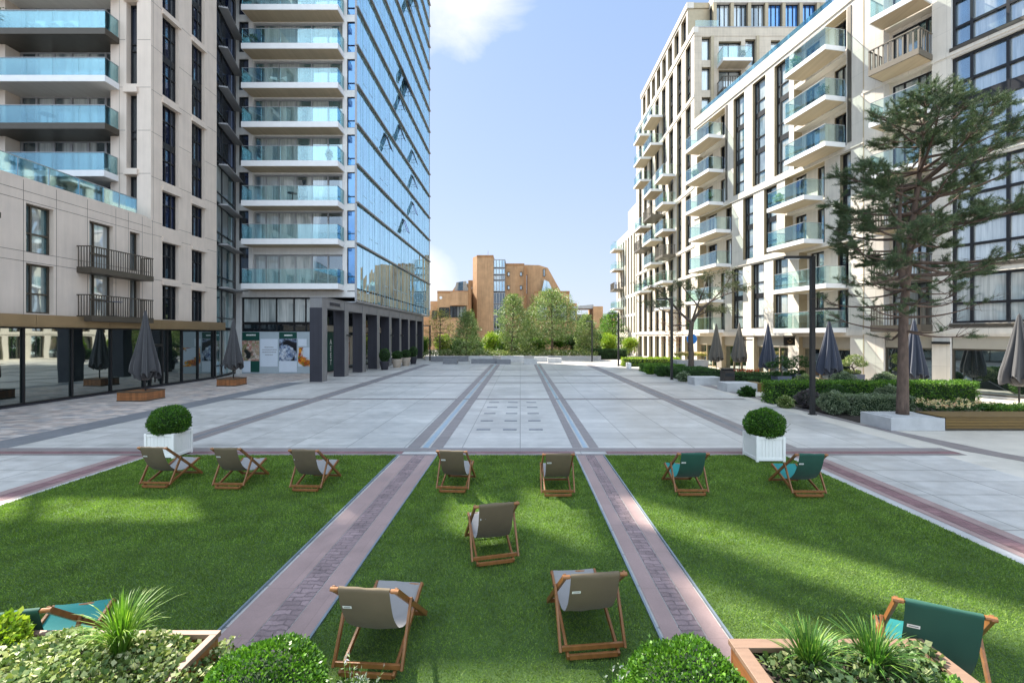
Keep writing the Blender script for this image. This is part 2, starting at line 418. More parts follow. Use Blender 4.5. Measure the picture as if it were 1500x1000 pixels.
def npmesh(name, verts, faces, mat, parent=None, smooth=False):
    """verts (N,3), faces (M,k) of one size"""
    me = bpy.data.meshes.new(name); nv = len(verts); nf, k = faces.shape
    me.vertices.add(nv); me.vertices.foreach_set('co', np.ascontiguousarray(verts, dtype=np.float32).ravel())
    me.loops.add(nf * k); me.loops.foreach_set('vertex_index', np.ascontiguousarray(faces, dtype=np.int32).ravel())
    me.polygons.add(nf); me.polygons.foreach_set('loop_start', np.arange(0, nf * k, k, dtype=np.int32))
    me.polygons.foreach_set('loop_total', np.full(nf, k, dtype=np.int32))
    me.update(calc_edges=True); me.materials.append(MATS[mat])
    if smooth: me.polygons.foreach_set('use_smooth', [True] * nf)
    o = bpy.data.objects.new(name, me); COL.objects.link(o)
    if parent:
        o.parent = parent
        if parent.type == 'EMPTY' and parent.get('_w'): o.location = tuple(-x for x in parent.location)
    return o
def unit(a): return a / np.maximum(np.linalg.norm(a, axis=1, keepdims=True), 1e-9)
def leafgeo(P, D, size, aspect=.5, fold=.25):
    """one kite-shaped leaf per point: base at P, pointing along D"""
    n = len(P); D = unit(D); r = unit(NP.normal(size=(n, 3))); S = unit(np.cross(D, r)); U = np.cross(S, D)
    size = np.broadcast_to(np.asarray(size, float), (n,))[:, None]
    a = P; b = P + D * size * .5 + S * size * aspect * .5 + U * size * fold * .3
    c = P + D * size; d = P + D * size * .5 - S * size * aspect * .5 + U * size * fold * .3
    V = np.stack([a, b, c, d], 1).reshape(-1, 3)
    return V, np.arange(n * 4).reshape(n, 4)
def leaves(name, P, D, size, mat, parent=None, aspect=.5, fold=.25):
    V, Fc = leafgeo(np.asarray(P), np.asarray(D), size, aspect, fold)
    return npmesh(name, V, Fc, mat, parent)
def ballpts(n, c, r, squash=1., inner=.75, lump=.12, zmin=None):
    """points through the outer layer of a lumpy ball, with outward directions"""
    d = unit(NP.normal(size=(n, 3)))
    k = 1 + lump * (np.sin(d[:, 0] * 5.1 + c[0] * 3) * np.sin(d[:, 1] * 4.3 + c[1]) + .6 * np.sin(d[:, 2] * 7 + d[:, 0] * 6))
    rr = r * k * NP.uniform(inner, 1, n) ** .6
    P = d * rr[:, None]; P[:, 2] *= squash; P += np.array(c)
    if zmin is not None:
        keep = P[:, 2] > zmin; P = P[keep]; d = d[keep]
    return P, d
def boxpts(n, x0, x1, y0, y1, z0, z1, depth=.12, lump=.06):
    """points in the outer layer of a clipped hedge"""
    ar = [(x1 - x0) * (y1 - y0) * 1.3, (x1 - x0) * (z1 - z0), (x1 - x0) * (z1 - z0), (y1 - y0) * (z1 - z0), (y1 - y0) * (z1 - z0)]
    pick = NP.choice(5, n, p=np.array(ar) / sum(ar))
    u = NP.uniform(0, 1, (n, 3)); P = np.stack([x0 + (x1 - x0) * u[:, 0], y0 + (y1 - y0) * u[:, 1], z0 + (z1 - z0) * u[:, 2]], 1)
    dp = depth * NP.uniform(0, 1, n) ** 1.5 - lump * (np.sin(P[:, 0] * 3.1) * np.sin(P[:, 1] * 2.7 + P[:, 2] * 4) * .5 + .5 * np.sin(P[:, 0] * 7.3 + P[:, 2] * 5))
    D = np.zeros((n, 3))
    for k, (ax, sg, val) in enumerate(((2, 1, z1), (1, -1, y0), (1, 1, y1), (0, -1, x0), (0, 1, x1))):
        q = pick == k; P[q, ax] = val - sg * dp[q]; D[q, ax] = sg
    return P, D
def rot_z(P, a, c):
    ca, sa = math.cos(a), math.sin(a); x = P[:, 0] - c[0]; y = P[:, 1] - c[1]
    P = P.copy(); P[:, 0] = c[0] + ca * x - sa * y; P[:, 1] = c[1] + sa * x + ca * y; return P
def jig(D, k): return D + NP.normal(size=D.shape) * k

# walls with openings: front sheet, reveals; a dark core stands behind
def wall_sheet(mb, s0, s1, z0, z1, ops, depth, d=0., m_face=0, m_rev=1):
    S = sorted({s0, s1, *[v for o in ops for v in o[:2] if s0 < v < s1]}); Z = sorted({z0, z1, *[v for o in ops for v in o[2:4] if z0 < v < z1]})
    def hole(a, b): return any(o[0] - 1e-6 <= a <= o[1] + 1e-6 and o[2] - 1e-6 <= b <= o[3] + 1e-6 for o in ops)
    for i in range(len(Z) - 1):
        zc = (Z[i] + Z[i + 1]) / 2; run = None
        for j in range(len(S)):
            solid = j < len(S) - 1 and not hole((S[j] + S[j + 1]) / 2, zc)
            if solid and run is None: run = S[j]
            if not solid and run is not None:
                mb.m = m_face; mb.face([(run, d, Z[i]), (S[j], d, Z[i]), (S[j], d, Z[i + 1]), (run, d, Z[i + 1])]); run = None
    mb.m = m_rev
    for o in ops:
        a, b, c, e = o[:4]; dd = d - (o[4] if len(o) > 4 else depth)
        mb.face([(a, d, c), (a, dd, c), (a, dd, e), (a, d, e)]); mb.face([(b, d, c), (b, dd, c), (b, dd, e), (b, d, e)])
        mb.face([(a, d, e), (b, d, e), (b, dd, e), (a, dd, e)]); mb.face([(a, d, c), (b, d, c), (b, dd, c), (a, dd, c)])
    mb.m = 0
def window(parent, fr, s0, s1, z0, z1, d=-.25, vb=(), hb=(), fm='dark_frame', gm='glass_dark', bar=.06, spandrel=(), name='window', th=.07):
    """frame bars (vb at fractions of the width, hb at heights) and one pane sheet behind them"""
    f = MB(fr); f.box(s0, s0 + bar, d - th, d, z0, z1).box(s1 - bar, s1, d - th, d, z0, z1)
    f.box(s0 + bar, s1 - bar, d - th, d, z0, z0 + bar).box(s0 + bar, s1 - bar, d - th, d, z1 - bar, z1)
    vs = [s0 + (s1 - s0) * q for q in vb]
    for v in vs: f.box(v - bar / 2, v + bar / 2, d - th, d, z0 + bar, z1 - bar)
    edges = [s0 + bar] + [w for v in vs for w in (v - bar / 2, v + bar / 2)] + [s1 - bar]
    for h in hb:
        for k in range(0, len(edges), 2): f.box(edges[k], edges[k + 1], d - th + .004, d - .004, h - bar / 2, h + bar / 2)
    for (h0, h1) in spandrel:
        for k in range(0, len(edges), 2): f.box(edges[k], edges[k + 1], d - th + .01, d - .01, h0, h1)
    o = f.build(name, fm, parent)
    p = MB(fr); cuts = [s0 + bar * .5] + vs + [s1 - bar * .5]; hz = sorted([z0 + bar * .5, *hb, z1 - bar * .5])
    for i in range(len(cuts) - 1):
        for k in range(len(hz) - 1):
            e = rnd.uniform(-.004, .004); q = d - th - .012
            p.face([(cuts[i], q + e, hz[k]), (cuts[i + 1], q - e, hz[k]), (cuts[i + 1], q - e, hz[k + 1]), (cuts[i], q + e, hz[k + 1])])
    p.build('pane', gm, o, recalc=False)
    return o
def balcony(parent, fr, s0, s1, d0, d1, z, th=.3, kind='glass', fascia='white_paint', soff='soffit', rail_h=1.08, gm='rail_glass', ends=(1, 1), cap='grey_frame'):
    """slab with fascia; glass or bar railing on the front and the two ends"""
    b = MB(fr); b.box(s0, s1, d0, d1, z - th, z); b.m = 1
    b.box(s0 + .06, s1 - .06, d0, d1 - .06, z - th - .012, z - th - .001)
    o = b.build('balcony', [fascia, soff], parent)
    if kind == 'glass':
        g = MB(fr); e = .05; t = .02
        nseg = max(1, round((s1 - s0) / 1.45)); w = (s1 - s0 - 2 * e) / nseg
        for k in range(nseg): g.box(s0 + e + k * w + .008, s0 + e + (k + 1) * w - .008, d1 - e - t, d1 - e, z + .004, z + rail_h)
        for q, sx in ((ends[0], s0 + e), (ends[1], s1 - e - t)):
            if q: g.box(sx, sx + t, d0 + .01, d1 - e - t - .01, z + .004, z + rail_h)
        g.build('balustrade', gm, o)
        c = MB(fr); c.box(s0 + e - .01, s1 - e + .01, d1 - e - t - .01, d1 - e + .01, z + rail_h + .001, z + rail_h + .03)
        for q, sx in ((ends[0], s0 + e - .01), (ends[1], s1 - e - t - .01)):
            if q: c.box(sx, sx + t + .02, d0 + .01, d1 - e - t - .012, z + rail_h + .001, z + rail_h + .03)
        c.build('handrail', cap, o)
    else:
        g = MB(fr); e = .03; step = .13 if kind == 'bars' else .22; bw = .022 if kind == 'bars' else .07
        n = int((s1 - s0 - 2 * e) / step)
        for k in range(n + 1):
            x = s0 + e + k * (s1 - s0 - 2 * e) / n
            g.box(x - bw / 2, x + bw / 2, d1 - e - .03, d1 - e, z - th + .02 if kind == 'slats' else z, z + rail_h)
        m_ = max(2, int((d1 - d0) / step))
        for q, sx in ((ends[0], s0 + e), (ends[1], s1 - e)):
            if q:
                for k in range(m_): 
                    y = d0 + (k + .5) * (d1 - d0 - .06) / m_
                    g.box(sx - .015, sx + .015, y - bw / 2, y + bw / 2, z, z + rail_h)
        g.box(s0, s1, d1 - e - .04, d1, z + rail_h, z + rail_h + .05)
        for q, sx in ((ends[0], s0), (ends[1], s1 - .05)):
            if q: g.box(sx, sx + .05, d0, d1 - e - .041, z + rail_h, z + rail_h + .05)
        g.build('balustrade', fascia, o)
    return o

# ------------------------------------------------------------------ left building (shops below, flats above)
lb = thing('apartment_building', 'beige stone apartment block on the left above a dark glazed shopfront', 'building', (-21, 26, 0), world=True)
LS = FR((-21, 0), (0, 1), (1, 0)); LF = FR((0, 25.9), (1, 0), (0, -1))
side_win = []
for (y0, y1, zz) in ((26.73, 28.0, [(3.92, 5.96), (6.36, 8.5), (9.4, 11.5), (12.05, 16.65), (17.13, 21.85), (22.25, 27.0)]),
                     (29.12, 30.3, [(3.9, 5.9), (6.4, 8.5), (9.4, 11.4), (11.95, 16.7), (17.15, 21.8), (22.25, 27.0)])):
    side_win += [(y0, y1, a, b) for a, b in zz]
pod_win = [(19.35, 20.5, 3.95, 6.08), (19.35, 20.5, 6.54, 8.63), (22.2, 23.5, 3.92, 6.1), (22.2, 23.5, 6.2, 8.6), (24.5, 25.15, 3.95, 6.05), (24.5, 25.15, 6.5, 8.6),
           (15.2, 16.4, 3.95, 6.08), (15.2, 16.4, 6.54, 8.63), (11.2, 12.4, 3.95, 6.08), (11.2, 12.4, 6.54, 8.63)]
w = MB(LS)
wall_sheet(w, 6, 25.9, 3.85, 9.6, pod_win, .28)
wall_sheet(w, 25.9, 31.5, 3.85, 29.6, side_win, .28)
w.box(6, 25.6, -.45, 0.002, 9.6, 9.68)                       # coping
w.fr = LF
pil = [(-22.4, -21.8, 9.7, 12.1), (-22.4, -21.8, 12.5, 16.76), (-22.4, -21.8, 17.3, 21.95), (-22.4, -21.8, 22.4, 27.0)]
wall_sheet(w, -23.3, -21, 9.6, 29.6, pil, .4)
for x in (-23.3, -29.3, -29.75, -36.0): w.face([(x, 0, 9.6), (x, -.8, 9.6), (x, -.8, 29.6), (x, 0, 29.6)])
w.face([(-29.75, 0, 9.6), (-29.3, 0, 9.6), (-29.3, 0, 29.6), (-29.75, 0, 29.6)])
w.face([(-48, 0, 9.6), (-36, 0, 9.6), (-36, 0, 29.6), (-48, 0, 29.6)])
FLO = [9.47, 12.07, 14.67, 17.28, 19.88, 22.48, 25.08]
for z in FLO: 
    for a, b in ((-29.3, -23.3), (-36, -29.75)): w.box(a, b, -.82, -.78, z + 2.32, z + 2.62)
w.build('wall', ['beige_stone', 'beige_stone'], lb)
c = MB(); c.box(-48, -21.5, 6.3, 31.4, 0, 9.5); c.box(-48, -21.4, 26.95, 31.45, 9.5, 29.5); c.box(-23.2, -21.42, 26.36, 26.94, 9.6, 29.5); c.box(-48, -36.02, 26, 26.9, 9.6, 29.5)
c.build('building_core', 'dark_inside', lb)
r = MB(); r.box(-48, -21.02, 25.95, 36, 29.6, 29.75); r.box(-21.9, -21.45, 6.2, 25.8, 9.52, 9.56)
r.build('roof', 'grey_cladding', lb)
jl = MB(LS)
for z in (9.12, 8.72, 6.56, 6.14): jl.box(6, 25.9, 0, .004, z - .011, z + .011)
for z in (9.5, 8.75, 6.2, 12.05, 14.6, 17.0, 19.5, 22.05):
    e = [25.92, 26.7, 28.03, 29.08, 30.34, 31.48]
    for k in range(0, 6, 2): jl.box(e[k], e[k + 1], 0, .004, z - .011, z + .011)
for y in (20.62, 22.1, 23.65, 24.4, 25.3, 19.25, 16.5, 15.1, 26.0): jl.box(y - .01, y + .01, 0, .0035, 3.9, 9.58)
for y in (26.05,): jl.box(y - .01, y + .01, 0, .0035, 9.6, 29.5)
jl.fr = LF
for z in (9.5, 12.2, 14.65, 17.1, 19.8, 22.1):
    for a, b in ((-23.28, -22.46), (-21.76, -21.02)): jl.box(a, b, 0, .004, z - .011, z + .011)
for x in (-22.8,): jl.box(x - .01, x + .01, 0, .0035, 9.7, 29.5)
jl.build('panel_joint', 'joint_line', lb)
for (a, b, c0, c1) in side_win: MB(LS).box(a - .06, b + .12, .001, .10, c1, c1 + .26).build('lintel', 'beige_stone', lb)
for (a, b, c0, c1) in pil: MB(LF).box(a - .1, b + .08, .001, .12, c1 + .02, c1 + .34).build('lintel', 'beige_stone', lb)
for (a, b, z0, z1) in side_win:
    tall_ = z1 - z0 > 3
    window(lb, LS, a, b, z0, z1, -.2, vb=(.36, .7), hb=[z0 + 1.35] + ([z0 + 3.7] if tall_ else []), spandrel=[((z0 + z1) / 2 - .25, (z0 + z1) / 2 + .15)] if tall_ else (),
           gm='glass_navy' if z0 > 9 else 'glass_dark')
for (a, b, z0, z1) in pod_win:
    wide = b - a > 1.2
    window(lb, LS, a, b, z0, z1, -.2, vb=(.33,) if b - a > 1 else (), hb=[z0 + .85] if b - a > 1 else (), gm='glass_teal' if a < 21 else 'glass_curtain', fm='bronze', bar=.07)
for (a, b, z0, z1) in pil: window(lb, LF, a, b, z0, z1, -.3, hb=[(z0 + z1) / 2 - .3, (z0 + z1) / 2 + .1] if z1 - z0 > 3 else (), gm='glass_navy')
for i, z in enumerate(FLO):
    window(lb, LF, -29.25, -23.35, z + .03, z + 2.31, -.74, vb=(.16, .33, .503, .673, .846), fm='grey_frame', gm='glass_curtain', bar=.12)
    window(lb, LF, -35.9, -29.8, z + .03, z + 2.31, -.74, vb=(.25, .5, .75), fm='grey_frame', gm='glass_dark', bar=.12)
    if i in (1, 2, 3, 4, 5, 6):
        br_ = i in (2, 4)
        balcony(lb, LF, -35.9, -22.8 if i != 1 else -22.85, -.78, .9, z, .34, fascia='bronze' if br_ else 'white_paint', soff='bronze' if br_ else 'white_stone', rail_h=.98)
for z in (3.95, 6.25): balcony(lb, LS, 21.55, 25.2, .001, .72, z, .28, kind='bars', fascia='bronze', soff='bronze', rail_h=.95)
b = MB(LS)
edges = [6, 9.6, 13.2, 16.2, 19.42, 22.9, 26.2, 29.0, 31.9]
for k in range(8): b.box(edges[k] + .008, edges[k + 1] - .008, .001, .36, 3.42, 3.88)
b.box(6, 31.9, -.12, .355, 3.36, 3.415)
b.build('metal_band', 'brass_band', lb)
window(lb, LS, 6, 31.4, .06, 3.36, -.12, vb=[(y - 6) / 25.4 for y in (8.6, 10.8, 13., 15.2, 17.3, 19.4, 21.5, 23.55, 25.6, 26.05, 26.9, 27.3, 28.5, 29.9)], gm='glass_shop', bar=.07, name='shopfront')
d = MB(LS); d.box(25.62, 26.9, -.19, -.10, 2.35, 2.5)
for y in (26.0, 26.28, 26.86): d.box(y - .03, y + .03, -.1, -.05, .3, 2.3)
d.build('shop_door', 'lamp_metal', lb)
pl = MB(LS); pl.box(6, 31.45, -.3, -.02, 0, .06); pl.build('plinth', 'granite_dark', lb)
g = MB(LS); cpr = MB(LS)
ys = [6, 8, 10, 12, 14, 16, 17.4, 19.3, 20.6, 22.0, 23.3, 24.2, 25.3]
for k in range(12): g.box(ys[k] + .01, ys[k + 1] - .01, -.32, -.30, 9.68, 10.55)
g.box(25.28, 25.30, -.9, -.32, 9.68, 10.55)
cpr.box(6, 25.32, -.335, -.285, 10.551, 10.58)
for y in ys: cpr.box(y - .008, y + .008, -.33, -.29, 9.69, 10.55)
o = g.build('terrace_balustrade', 'rail_glass', lb); cpr.build('handrail', 'grey_frame', o)
# stair bay between the block and the tower
A, B = (-21.02, 31.52), (-22.3, 35.68); ln_ = math.dist(A, B); u = ((B[0] - A[0]) / ln_, (B[1] - A[1]) / ln_); LB = FR(A, u, (u[1], -u[0]))
for z0, z1 in zip([0.1, 3.5, 6.4, 9.5, 12.3, 15.1, 18.0, 20.6, 23.4, 26.2], [3.4, 6.3, 9.4, 12.2, 15., 17.9, 20.5, 23.3, 26.1, 29.]):
    window(lb, LB, .05, ln_ - .05, z0, z1, -.05, vb=(.32,), hb=[z0 + .75], gm='glass_teal' if z0 < 13 else 'glass_navy', bar=.07)
for z in (6.4, 9.45, 12.25, 15.05, 17.95, 20.55, 23.35, 26.15):
    cn = MB(LB); cn.box(.5, ln_ - .1, -.04, .55, z - .09, z - .04)
    for k in range(6): cn.box(.5, ln_ - .1, .03 + k * .09, .06 + k * .09, z - .04, z + .03)
    cn.build('sun_louvre', 'grey_frame', lb)
k = MB(); k.box(-30, -22.45, 31.6, 36.2, 0, 29.6); k.build('stair_core', 'dark_inside', lb)
s = MB(LS)      # added screens out of view; their gaps shape sun patches on the lawns
s.fr = LF; s.box(-36, -21, -.3, 0, 31.75, 36.9)
for x in (-35.8, -30.5, -26.6, -23.6, -21.15): s.box(x - .1, x + .1, -.25, -.05, 29.75, 31.75)
s.box(-23.7, -21.6, -.3, 0, 29.75, 31.75)
s.fr = LS
s.box(25.95, 27.0, -.3, 0, 29.75, 38.5); s.box(27.0, 29.0, -.3, 0, 29.75, 33.4); s.box(27, 28.3, -.3, 0, 35.5, 38.8); s.box(28.3, 29, -.3, 0, 37.6, 38.8)
s.box(29.0, 30.4, -.3, 0, 29.75, 35.6); s.box(30.4, 36, -.3, 0, 29.75, 38.6); s.box(29, 30.2, -.3, 0, 37.6, 47)
s.box(31.7, 36, -.3, 0, 38.6, 47); s.box(30.2, 31.7, -.3, 0, 46.2, 47)
s.build('sun_patch_screen', 'grey_cladding', lb)

# ------------------------------------------------------------------ glass tower
tw = thing('glass_tower', 'tall tower with pale blue reflecting glass side and white balconies facing the lawn', 'tower', (-17.5, 36, 0), world=True)
TF = FR((0, 35.7), (1, 0), (0, -1)); TS = FR((-12.85, 0), (0, 1), (1, 0))
ZT = [6.92, 10.3, 13.2, 16.2, 19.15, 22.1, 25.07, 28.0, 30.95, 33.9, 36.85, 39.8, 42.75, 45.7, 48.7]; ZTOP = 52.
w = MB(TF)
for a, b in ((-22.3, -22.08), (-21.3, -20.98), (-13.93, -13.58)): w.box(a, b, -.4, 0, 6.4, ZTOP)
for i, z in enumerate(ZT):
    for a, b in ((-22.08, -21.3), (-13.58, -12.92)): w.box(a, b, -.35, -.02, z - .42, z + .12)
    zn = ZT[i + 1] if i + 1 < len(ZT) else ZTOP
    w.box(-20.98, -13.93, -.4, -.06, z + 2.42, zn)
w.box(-20.98, -13.93, -.4, -.06, 6.0, 6.92)
w.box(-22.3, -12.9, -.4, .02, 5.98, 6.42)
w.box(-22.3, -21.85, -.4, 0, 0, 5.98)
w.build('wall', 'white_stone', tw)
c = MB(); c.box(-22.2, -13.0, 36.15, 64.2, 6.0, ZTOP); c.box(-22.2, -15.9, 36.15, 64.2, 0, 6.0); c.build('building_core', 'dark_inside', tw)
for i, z in enumerate(ZT):
    zn = ZT[i + 1] if i + 1 < len(ZT) else ZTOP
    window(tw, TF, -20.98, -13.93, z + .02, z + 2.42, -.22, vb=[(x + 20.98) / 7.05 for x in (-20.07, -19.05, -17.75, -16.46, -15.17)], fm='grey_frame', gm='glass_curtain' if i < 3 else 'glass_teal', bar=.1)
    if i < 9:
        window(tw, TF, -22.08, -21.3, z + .12, zn - .42, -.1, gm='glass_navy', bar=.05)
        window(tw, TF, -13.58, -12.9, z + .12, zn - .42, -.06, gm='glass_blue', bar=.04, hb=[z + .7])
        balcony(tw, TF, -21.1, -13.77, -.06, 1.3, z, .42, soff='soffit', rail_h=1.1)
gl = [ 'glass_tower' ]
ZS = [5.75, 6.65, 10.2, 13.4, 16.4, 19.55, 22.6, 25.7, 28.7, 31.7, 34.7, 37.7, 40.7, 43.7, 46.7, 49.7, ZTOP]
NB = 19; BW = (64.4 - 35.7) / NB
for i in range(len(ZS) - 1):
    p = MB(TS)
    for k in range(NB):
        for (a, b) in ((0, .62), (.62, 1)):
            y0 = 35.7 + (k + a) * BW + .02; y1 = 35.7 + (k + b) * BW - .02; e = rnd.uniform(-.006, .006); q = rnd.uniform(-.005, .005)
            p.face([(y0, -e - q, ZS[i] + .06), (y1, e - q, ZS[i] + .06), (y1, e + q, ZS[i + 1] - .06), (y0, -e + q, ZS[i + 1] - .06)])
    p.build('glazing', 'glass_tower', tw, recalc=False)
mu = MB(TS)
for k in range(NB + 1):
    mu.box(35.7 + k * BW - .014, 35.7 + k * BW + .014, -.05, .018, 5.75, ZTOP)
    if k < NB: mu.box(35.7 + (k + .62) * BW - .009, 35.7 + (k + .62) * BW + .009, -.05, .006, 5.75, ZTOP)
mu.build('mullion', 'mullion_blue', tw)
sh = MB(TS)
for i in range(1, len(ZS) - 2):
    for k in range(NB):
        if rnd.random() < .4: sh.box(35.7 + (k + .04) * BW, 35.7 + (k + .58) * BW, -.02, .012, ZS[i] + 1.0, ZS[i] + 1.05)
sh.build('transom', 'mullion_blue', tw)
for z in ZS[2:-1]:
    b = MB(TS); b.box(35.6, 64.6, -.02, .16, z - .04, z + .05); b.box(35.6, 64.6, .162, .185, z - .065, z + .065); b.build('floor_ledge', 'ledge_metal', tw)
b = MB(TS); b.box(35.7, 64.4, -.1, .04, 5.66, 5.75); b.box(35.66, 35.74, -.1, .05, 5.75, ZTOP); b.box(64.36, 64.44, -.1, .05, 5.75, ZTOP); b.build('edge_trim', 'grey_frame', tw)
for (px, py) in ((589, 100), (593.5, 117), (597, 123), (585, 142), (585, 185), (604, 222), (604, 258), (604, 297), (565, 198), (591, 322), (597, -2), (606, -8)):
    y = 12.85 * 667 / (762 - px); z = 3 + (491 - py) * y / 667; h = 1.5; t = .5; f = MB(TS)
    P = lambda s_, q: (s_, .05 + t * q, z - h * q * .93)
    for s_ in (y - .45, y + .45): f.bar(P(s_, 0), P(s_, 1), .045, .045, (1, 0, 0))
    for q in (0, 1): f.bar(P(y - .48, q), P(y + .48, q), .045, .045, (0, 1, 0))
    f.bar((y - .4, .05, z - h * .8), P(y - .4, .8), .03, .03); f.bar((y + .4, .05, z - h * .8), P(y + .4, .8), .03, .03)
    o = f.build('open_window', 'dark_frame', tw)
    g = MB(TS); g.face([P(y - .42, .02), P(y + .42, .02), P(y + .42, .98), P(y - .42, .98)]); g.build('pane', 'glass_navy', o, recalc=False)
# street level of the tower
window(tw, TF, -21.82, -15.6, 3.95, 5.95, -.05, vb=(.215, .43, .65, .80), hb=[], gm='glass_curtain', bar=.1)
window(tw, TF, -21.82, -15.6, 3.3, 3.9, -.05, vb=(.215, .43, .65, .80), gm='glass_dark', bar=.06)
f = MB(TF); f.m = 0
P0 = -21.85; cols = [(-21.84, -20.45), (-20.4, -18.98), (-18.93, -17.5), (-17.45, -15.6)]
f.box(-21.84, -15.6, -.1, -.02, .02, 3.28)
f.build('shop_hoarding', 'poster_grey', tw)
def poster_part(x0, x1, z0, z1, mat, d=.0): 
    q = MB(TF); q.box(x0, x1, -.018 + d, d + .002, z0, z1); return q.build('poster', mat, tw)
poster_part(-21.8, -20.45, 2.6, 3.25, 'poster_green'); poster_part(-21.8, -20.45, 1.0, 2.59, 'poster_food'); poster_part(-21.8, -21.15, .12, .99, 'poster_white'); poster_part(-21.14, -20.45, .12, .99, 'poster_green')
pw = poster_part(-20.38, -19.02, .55, 2.72, 'poster_white')
poster_part(-18.9, -17.52, 2.75, 3.25, 'poster_green'); poster_part(-18.9, -17.52, 1.0, 2.74, 'poster_blue'); poster_part(-18.9, -17.52, .12, .99, 'poster_white')
poster_part(-17.42, -16.75, 2.15, 2.72, 'poster_white'); poster_part(-17.42, -15.65, .55, 2.05, 'poster_fruit')
q = MB(TF)
for z, wd in ((2.06, .34), (1.87, .54), (1.68, .54), (1.48, .28)):
    x = -19.7 - wd
    while x < -19.7 + wd: l = rnd.uniform(.03, .09); q.box(x, x + l, .002, .006, z - .035, z + .035); x += l + .025
q.build('poster_text', 'tag_ink', pw)
q = MB(TF)
for xc, zc, wd in ((-21.15, 3.02, .33), (-18.2, 3.0, .30)):
    x = xc - wd
    while x < xc + wd: l = rnd.uniform(.04, .1); q.box(x, x + l, .002, .006, zc - .05, zc + .05); x += l + .02
q.build('poster_text', 'tag_white', tw)
CW = FR((-15.6, 0), (0, 1), (1, 0))
window(tw, CW, 35.9, 64.2, .05, 3.3, -.02, vb=[k / 12 for k in range(1, 12)], gm='glass_shop', bar=.08, name='shopfront')
window(tw, CW, 35.9, 64.2, 3.8, 5.95, -.02, vb=[k / 12 for k in range(1, 12)], gm='glass_dark', bar=.08)
b = MB(CW); b.box(35.75, 64.3, -.15, .02, 3.3, 3.8); b.box(35.7, 35.9, -.15, .0, 0, 6); b.build('cream_fascia', 'cream_sign', tw)
sg = MB(CW); sg.box(36.75, 38.6, .02, .06, .12, 3.28); sg = sg.build('green_sign_panel', 'poster_green', tw)
def text_mesh(s, size, name, mat, parent, M4):
    cu = bpy.data.curves.new(name, 'FONT'); cu.body = s; cu.size = size; cu.extrude = .004; cu.align_x = 'CENTER'; cu.align_y = 'CENTER'
    t = bpy.data.objects.new(name, cu); COL.objects.link(t)
    me = bpy.data.meshes.new_from_object(t.evaluated_get(bpy.context.evaluated_depsgraph_get())); bpy.data.objects.remove(t)
    me.transform(M4); me.materials.append(MATS[mat]); o = bpy.data.objects.new(name, me); COL.objects.link(o); o.parent = parent; return o
for i, ch in enumerate('AEET'):
    text_mesh(ch, .62, 'letter', 'tag_white', sg, Matrix.Translation((-15.535, 37.35, 2.45 - i * .56)) @ Matrix(((0, 0, 1, 0), (1, 0, 0, 0), (0, 1, 0, 0), (0, 0, 0, 1))))
for y0, m_ in ((40.6, 'poster_food'), (44.4, 'cream_sign'), (41.6, 'cream_sign')):
    q = MB(CW); q.box(y0, y0 + .9, .02, .05, .3, 3.0); q.build('poster', m_, tw)
so = MB(); so.box(-15.55, -12.9, 35.75, 64.3, 5.58, 5.66); so.build('soffit', 'grey_cladding', tw)
# colonnade
cl = MB(); cl.box(-13.53, -12.76, 29.31, 60.1, 4.78, 5.42); cl.box(-13.6, -12.72, 29.28, 60.1, 5.42, 5.47)
cl = cl.build('colonnade', 'granite_mid', tw, bevel=.01)
for k in range(9):
    y = 29.3 + 3.75 * k; q = MB(); q.box(-13.55, -12.75, y, y + .75, 0, 4.779); q.build('column', 'granite_dark', cl)
    q = MB(); q.box(-12.75, -12.735, y, y + .75, 0, 5.4); q.build('column_lit_face', 'granite_mid', cl)  # paler sheet: light from the square painted onto the dark granite's side
    if k in (1, 4, 5, 7): q = MB(); q.box(-12.73, -12.45, y + .3, y + .42, 2.95, 3.05); q.box(-12.58, -12.44, y + .28, y + .44, 2.87, 2.949); q.build('wall_light', 'lamp_metal', cl)
q = MB(FR((-12.735, 0), (0, 1), (1, 0))); x = 30.5
while x < 32.2: l = rnd.uniform(.06, .13); q.box(x, x + l, 0, .012, 5.0, 5.22); x += l + .05
q.build('raised_lettering', 'granite_dark', cl)
wl = MB(); wl.box(-21.02, -19.95, 17.3, 17.5, 7.5, 7.72); wl.box(-20.9, -20.75, 17.28, 17.52, 7.3, 7.5); wl.build('wall_lamp', 'bronze', lb)

# ------------------------------------------------------------------ right-hand blocks
tb = thing('apartment_building', 'tallest cream apartment block on the right with tan end wall and penthouse storey', 'building', (20, 55, 0), world=True)
XS = FR((17, 0), (0, 1), (-1, 0)); XE = FR((0, 44.5), (1, 0), (0, -1))
groups = [(3.5, 8.7), (9.1, 11.5), (12.0, 17.2), (17.8, 26.1), (26.7, 32.3)]
cols = [(45.35 + 2.62 * k, 45.35 + 2.62 * k + 1.5) for k in range(8)]
flo = [3.2, 6.1, 9.0, 11.8, 14.6, 17.55, 20.5, 23.4, 26.4, 29.3]
ops = [(a, b, z0, z1) for a, b in cols for z0, z1 in groups] + [(a - .1, b + .2, .15, 2.9) for a, b in cols]
w = MB(XS); wall_sheet(w, 44.5, 66.6, 0, 33., ops, .32)
for z in (3.25, 8.9, 11.75, 17.5, 26.4): w.box(44.5, 66.6, .001, .06, z - .14, z + .14)
w.box(44.45, 66.6, -.4, .08, 32.55, 33.1)
w.m = 1; w.fr = FR((17.25, 0), (0, 1), (-1, 0))
w.build('wall', ['cream_stone', 'olive_metal'], tb)
e = MB(XE)
